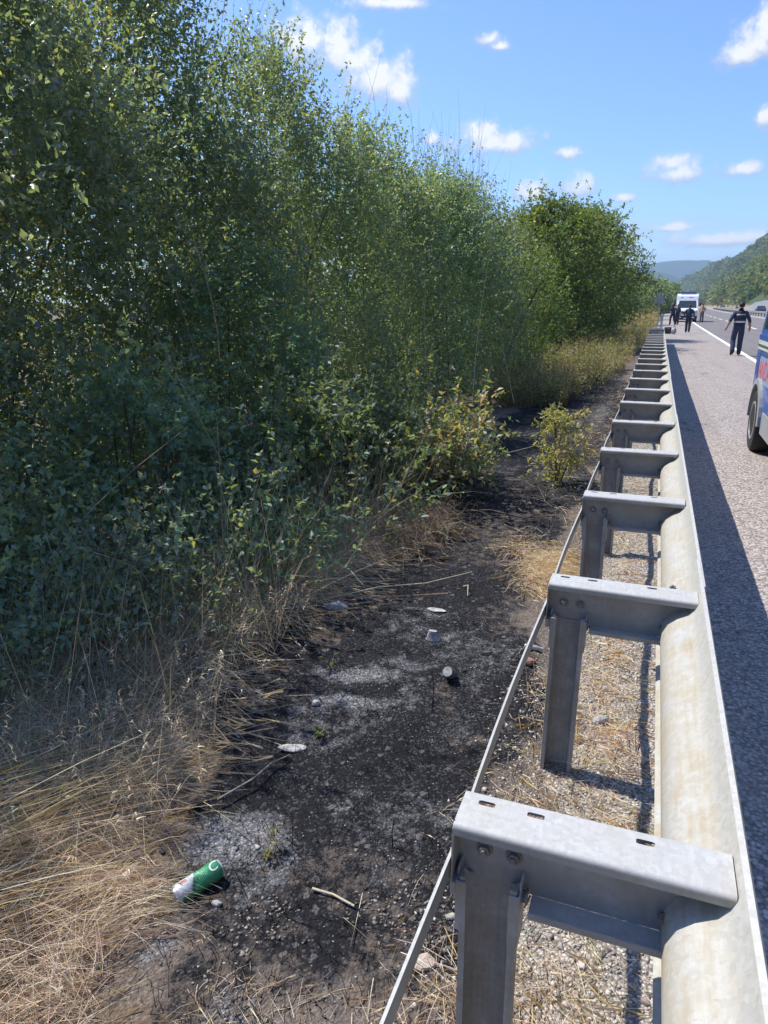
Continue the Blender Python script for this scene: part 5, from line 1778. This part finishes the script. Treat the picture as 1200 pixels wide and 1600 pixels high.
colc = t.mix(t.math('MULTIPLY', soot, 0.35), colc, (0.10, 0.10, 0.09))
b = t.n('ShaderNodeBsdfPrincipled', {'Base Color': colc, 'Metallic': 0.25, 'Roughness': 0.38, 'Specular IOR Level': 0.5})
out(t, b.outputs[0])
CANM = m
pA, pB = Vector((-1.232, 1.425)), Vector((-1.165, 1.575))
dxy = (pB - pA).normalized()
can = empty('drink_can', (pA.x, pA.y, gzf(pA.x, pA.y) + .034), 0, 'dented green drink can with white lettering lying at the edge of the dry grass', 'can')
ax_ = Vector((dxy.x, dxy.y, .02)).normalized()
xx_ = Vector((0.35 * dxy.y, -0.35 * dxy.x, .94)).normalized()
xx_ = (xx_ - ax_ * xx_.dot(ax_)).normalized()
yy_ = ax_.cross(xx_)
can.rotation_euler = Matrix((xx_, yy_, ax_)).transposed().to_euler()


def can_shape(prof, n=40, dent=True):
    V, Fq = [], []
    for r_, z_ in prof:
        for k in range(n):
            a = 2 * math.pi * k / n
            rr_ = r_
            if dent:
                d1 = math.exp(-((z_ - .070) / .017) ** 2) * math.exp(-((((a - .55 + math.pi) % (2 * math.pi)) - math.pi) / .75) ** 2)
                d2 = math.exp(-((z_ - .10) / .025) ** 2) * math.exp(-((((a + 1.6 + math.pi) % (2 * math.pi)) - math.pi) / .6) ** 2)
                d3 = .25 * math.sin(a * 3 + z_ * 90) * math.exp(-((z_ - .075) / .04) ** 2)
                rr_ = r_ * (1 - .34 * d1 - .16 * d2 - .05 * d3)
            V.append((rr_ * math.cos(a), rr_ * math.sin(a), z_))
    for i in range(len(prof) - 1):
        for k in range(n):
            k2 = (k + 1) % n
            Fq.append((i * n + k, i * n + k2, (i + 1) * n + k2, (i + 1) * n + k))
    Fq.append(tuple(range((len(prof) - 1) * n, len(prof) * n)))
    return V, Fq


body_prof = [(.0, .010), (.015, .009), (.022, .004), (.0245, .0), (.027, .002), (.029, .008), (.0325, .014)] + [(.033, z) for z in np.linspace(.02, .150, 20)] + [(.031, .157), (.0275, .163), (.0265, .166), (.0255, .166), (.0245, .161), (.001, .161)]
V, Fq = can_shape(body_prof)
MB().add(V, Fq).build('can_body', CANM, can, smooth=True)
MB().lathe([(.0235, .0002), (.0265, -.0004), (.0285, .004), (.0292, .0085), (.0297, .0085), (.029, .003), (.0268, -.0016), (.0232, -.001)], None, 40).build('can_base', M['chrome'], can, smooth=True)


def wrap_text(txt, size, z0, a0, mt):
    cu = bpy.data.curves.new('lettering', 'FONT')
    cu.body = txt
    cu.size = size
    cu.shear = .25
    ob = bpy.data.objects.new('lettering_tmp', cu)
    COL.objects.link(ob)
    dg = bpy.context.evaluated_depsgraph_get()
    me = bpy.data.meshes.new_from_object(ob.evaluated_get(dg))
    bpy.data.objects.remove(ob)
    bm = bmesh.new()
    bm.from_mesh(me)
    bmesh.ops.subdivide_edges(bm, edges=[e for e in bm.edges if e.calc_length() > .004], cuts=2)
    for v in bm.verts:
        a = a0 - v.co.y / .0334
        z = z0 + v.co.x
        v.co = (.0336 * math.cos(a), .0336 * math.sin(a), z)
    bm.to_mesh(me)
    bm.free()
    me.materials.clear()
    me.materials.append(mt)
    me.name = 'lettering'
    link('lettering', me, can)


wrap_text('C', .046, .118, .35, M['white_plastic'])

M['soot_tin'] = simple('sooty_tin', (.15, .15, .15), .55, .2, var=.7, scale=40)
M['pale_scrap'] = simple('scorched_scrap', (.30, .30, .29), .8, var=.6, scale=38, bump=.3)
M['bone'] = simple('pale_shell', (.38, .365, .34), .85, var=.55, scale=30, bump=.4)
M['brickred'] = simple('red_brown_stone', (.26, .15, .11), .9, var=.4, scale=60, bump=.4)
M['greystone'] = simple('grey_stone', (.33, .31, .29), .9, var=.4, scale=60, bump=.4)

bc = empty('burnt_can', (-.785, 3.03, gzf(-.785, 3.03) + .024), 0, 'burnt grey tin can standing tilted in the black ash', 'can')
bc.rotation_euler = (R(52), R(-6), 0)
bc.scale = (.86, .86, .86)
V, Fq = can_shape([(.001, -.05), (.026, -.05), (.031, -.044), (.031, -.02), (.030, .01), (.031, .04), (.029, .052), (.026, .056), (.025, .052), (.001, .051)], 24, False)
MB().add(V, Fq).build('can_body', M['soot_tin'], bc, smooth=True)
MB().lathe([(.0255, .0525), (.0275, .0525), (.0275, .059), (.0255, .059)], None, 24).build('can_rim', M['pale_scrap'], bc, smooth=True)


def rock(name, label, cat, x, y, sx_, sy_, sz_, mt, rz=0., seed=1, lift=.4, tilt=0.):
    mb = MB().ell((0, 0, 0), (sx_, sy_, sz_), 12, 8)
    out_ = []
    for p in mb.v:
        v = Vector(p)
        d = 1 + .45 * (vnoise(np.array([v.x / sx_ * 1.4 + seed]), np.array([v.y / sy_ * 1.4 + v.z / sz_ * 1.1 + seed * 2]), 1, seed)[0] - .5)
        out_.append(tuple(v * d))
    mb.v = out_
    o = mb.build(name, mt)
    o.location = (x, y, gzf(x, y) + sz_ * lift)
    o.rotation_euler = (R(tilt), R(tilt * .6), rz)
    return tag(o, label, cat)


rock('scorched_scrap', 'flat pale oval scrap lying on the black ash left of the strip', 'scrap', -1.255, 2.26, .055, .022, .008, M['bone'], .5, 3, .9, 12)
rock('scorched_scrap', 'thin flat pale plate lying on the ash farther up the strip', 'scrap', -1.07, 3.76, .062, .024, .006, M['bone'], .05, 5, 1.2, 4)
rock('stone', 'grey lumpy stone at the edge of the hanging dry grass', 'stone', -1.66, 3.62, .085, .04, .035, M['greystone'], .1, 8, .5)
rock('stone', 'small white stone lying in the burnt ground near the grass edge', 'stone', -1.31, 2.60, .020, .016, .018, M['bone'], .4, 9, .6)
rock('stone', 'flat reddish stone behind the post, half hidden by the strap', 'stone', -.44, 3.28, .045, .026, .018, M['brickred'], .4, 11, .6)
rock('stone', 'dusky red stone on the grey soil near the straw tuft', 'stone', -.63, 4.44, .032, .024, .016, simple('red_stone', (.34, .12, .12), .9, var=.3), .2, 12, .6)
rock('stone', 'rounded beige stone beside the green drink can', 'stone', -1.10, 1.46, .016, .012, .010, M['bone'], .4, 14, .6)
rock('stone', 'pale beige stone between the strap and the nearest post', 'stone', -.43, 1.47, .034, .028, .014, simple('beige_stone', (.40, .33, .27), .9, var=.3), .6, 15, .4)
rock('stone', 'rough grey stone on the gravel behind the second post', 'stone', -.06, 2.86, .034, .026, .022, M['greystone'], .5, 17, .5)
cupm = MB().lathe([(.020, .052), (.034, .0), (.040, -.004), (.041, .002), (.036, .006), (.023, .055)], None, 20, sy=.55)
o = cupm.build('paper_cup', M['pale_scrap'], None, smooth=True)
o.location = (-.985, 3.40, gzf(-.985, 3.40) + .006)
tag(o, 'crushed pale cup standing upside down on the ash', 'cup')
o = MB().lathe([(.010, -.045), (.014, -.04), (.014, .02), (.008, .035), (.008, .05), (.010, .052)], Matrix.Rotation(R(90), 4, 'Y'), 14).build('glass_bottle', simple('dusty_bottle_glass', (.30, .33, .31), .3, var=.3, spec=.6), None, smooth=True)
o.location = (-.44, 3.41, gzf(-.44, 3.41) + .016)
o.rotation_euler = (0, R(6), R(12))
tag(o, 'small dusty glass bottle lying by the red brown stone', 'bottle')


def stick(name, label, cat, pts, r0, r1, mt):
    o = MB().tube(pts, [r0 + (r1 - r0) * i / (len(pts) - 1) for i in range(len(pts))], 7).build(name, mt, None, smooth=True)
    return tag(o, label, cat)


def gp(x, y, h=.012):
    return (x, y, gzf(x, y) + h)


M['pale_stalk'] = simple('pale_stalk', (.46, .40, .27), .8, var=.2)
M['dark_stick'] = simple('scorched_stick', (.10, .075, .06), .9, var=.4)
stick('stalk', 'long pale stalk lying across the black ground in the middle of the strip', 'stalk', [gp(-1.78, 3.72, .03), gp(-1.5, 3.92, .05), gp(-1.25, 4.12, .04), gp(-1.0, 4.36, .05)], .005, .003, M['pale_stalk'])
stick('stick', 'thin grey stick running from the grass to the flat oval scrap', 'stick', [gp(-1.36, 1.86, .03), gp(-1.29, 2.0, .035), gp(-1.265, 2.1, .03), gp(-1.235, 2.2, .02)], .0045, .003, M['twig'])
stick('stick', 'short pale broken stick on the brown ground right of the can', 'stick', [gp(-.84, 1.60, .01), gp(-.77, 1.605, .012), gp(-.69, 1.585, .012)], .0045, .0035, M['pale_stalk'])
stick('stalk', 'charred upright stalk standing in the middle of the ash', 'stalk', [gp(-.66, 1.85, -.01), gp(-.665, 1.855, .05), gp(-.66, 1.86, .11)], .003, .0015, M['char'])
stick('stalk', 'tall charred stalk standing near the burnt can', 'stalk', [gp(-.78, 2.70, -.01), gp(-.775, 2.71, .10), gp(-.782, 2.70, .21)], .0028, .0012, M['char'])
stick('stick', 'pale forked twig leaning on the dark ash beyond the thin plate', 'stick', [gp(-1.02, 4.22, .01), gp(-.97, 4.14, .05), gp(-.95, 4.05, .012)], .004, .0025, M['pale_stalk'])
stick('branch', 'long dark fallen branch lying in front of the pale bramble sprays', 'branch', [gp(-1.55, 5.75, .04), gp(-1.2, 5.85, .07), gp(-.9, 5.80, .04), gp(-.62, 5.9, .05)], .010, .005, M['dark_stick'])
stick('branch', 'pale arching branch stretching from the bramble towards the sapling', 'branch', [gp(-1.65, 7.0, .15), gp(-1.35, 7.1, .30), gp(-1.1, 7.25, .36), gp(-.92, 7.3, .42)], .008, .004, M['twig'])
stick('branch', 'thick grey branch leaning out of the yellow green bush', 'branch', [gp(-3.4, 17.2, .1), gp(-3.2, 17.0, .9), gp(-2.9, 16.9, 1.55), gp(-2.55, 16.8, 2.3)], .035, .018, M['dark_stick'])


def sprig(label, x, y, h, nl):
    z = gzf(x, y)
    r_ = empty('green_sprig', (x, y, z), 0, label, 'plant')
    P0 = np.zeros((4, 3))
    P2 = np.stack([RG.normal(size=4) * h * .35, RG.normal(size=4) * h * .35, h * RG.uniform(.6, 1.1, 4)], 1)
    V, Fs = strands(P0, P2 * .5, P2, np.full(4, .0022), np.full(4, .001), 3)
    np_mesh('stem', V, Fs, M['twig'], r_)
    k = RG.integers(0, 4, nl)
    u = RG.random(nl)[:, None]
    V, Fl = leaf_geo(P2[k] * u, unit(RG.normal(size=(nl, 3)) + [0, 0, .5]), unit(RG.normal(size=(nl, 3)) * .5 + [0, 0, 1]), RG.uniform(.018, .034, nl), RG.uniform(.008, .014, nl))
    np_mesh('leaves', V, Fl, M['leaf_bright'], r_, np.repeat(palette([(.14, .17, .05), (.20, .20, .07)], nl), 4, 0))


sprig('small olive green sprig growing from the pale ash patch', -1.06, 1.68, .10, 26)
sprig('wilted yellow green sprig in the black ground past the oval scrap', -1.19, 2.37, .06, 20)
sprig('small green sprig between the pale ash streaks', -1.38, 2.92, .08, 18)

# ------------------------------------------------------------------ air
hz = MB().box((0, 1800, 108), (4600, 5200, 220))
m = bpy.data.materials.new('haze_air')
m.use_nodes = True
t = NT(m.node_tree)
pv = t.n('ShaderNodeVolumePrincipled', {'Color': (0.55, 0.76, 1.0, 1), 'Density': 0.00024, 'Anisotropy': 0.25})
t.n('ShaderNodeOutputMaterial', {'Volume': pv.outputs[0]})
hzo = hz.build('haze', m)
tag(hzo, 'thin blue summer haze in the valley air', 'haze', None, 'stuff')
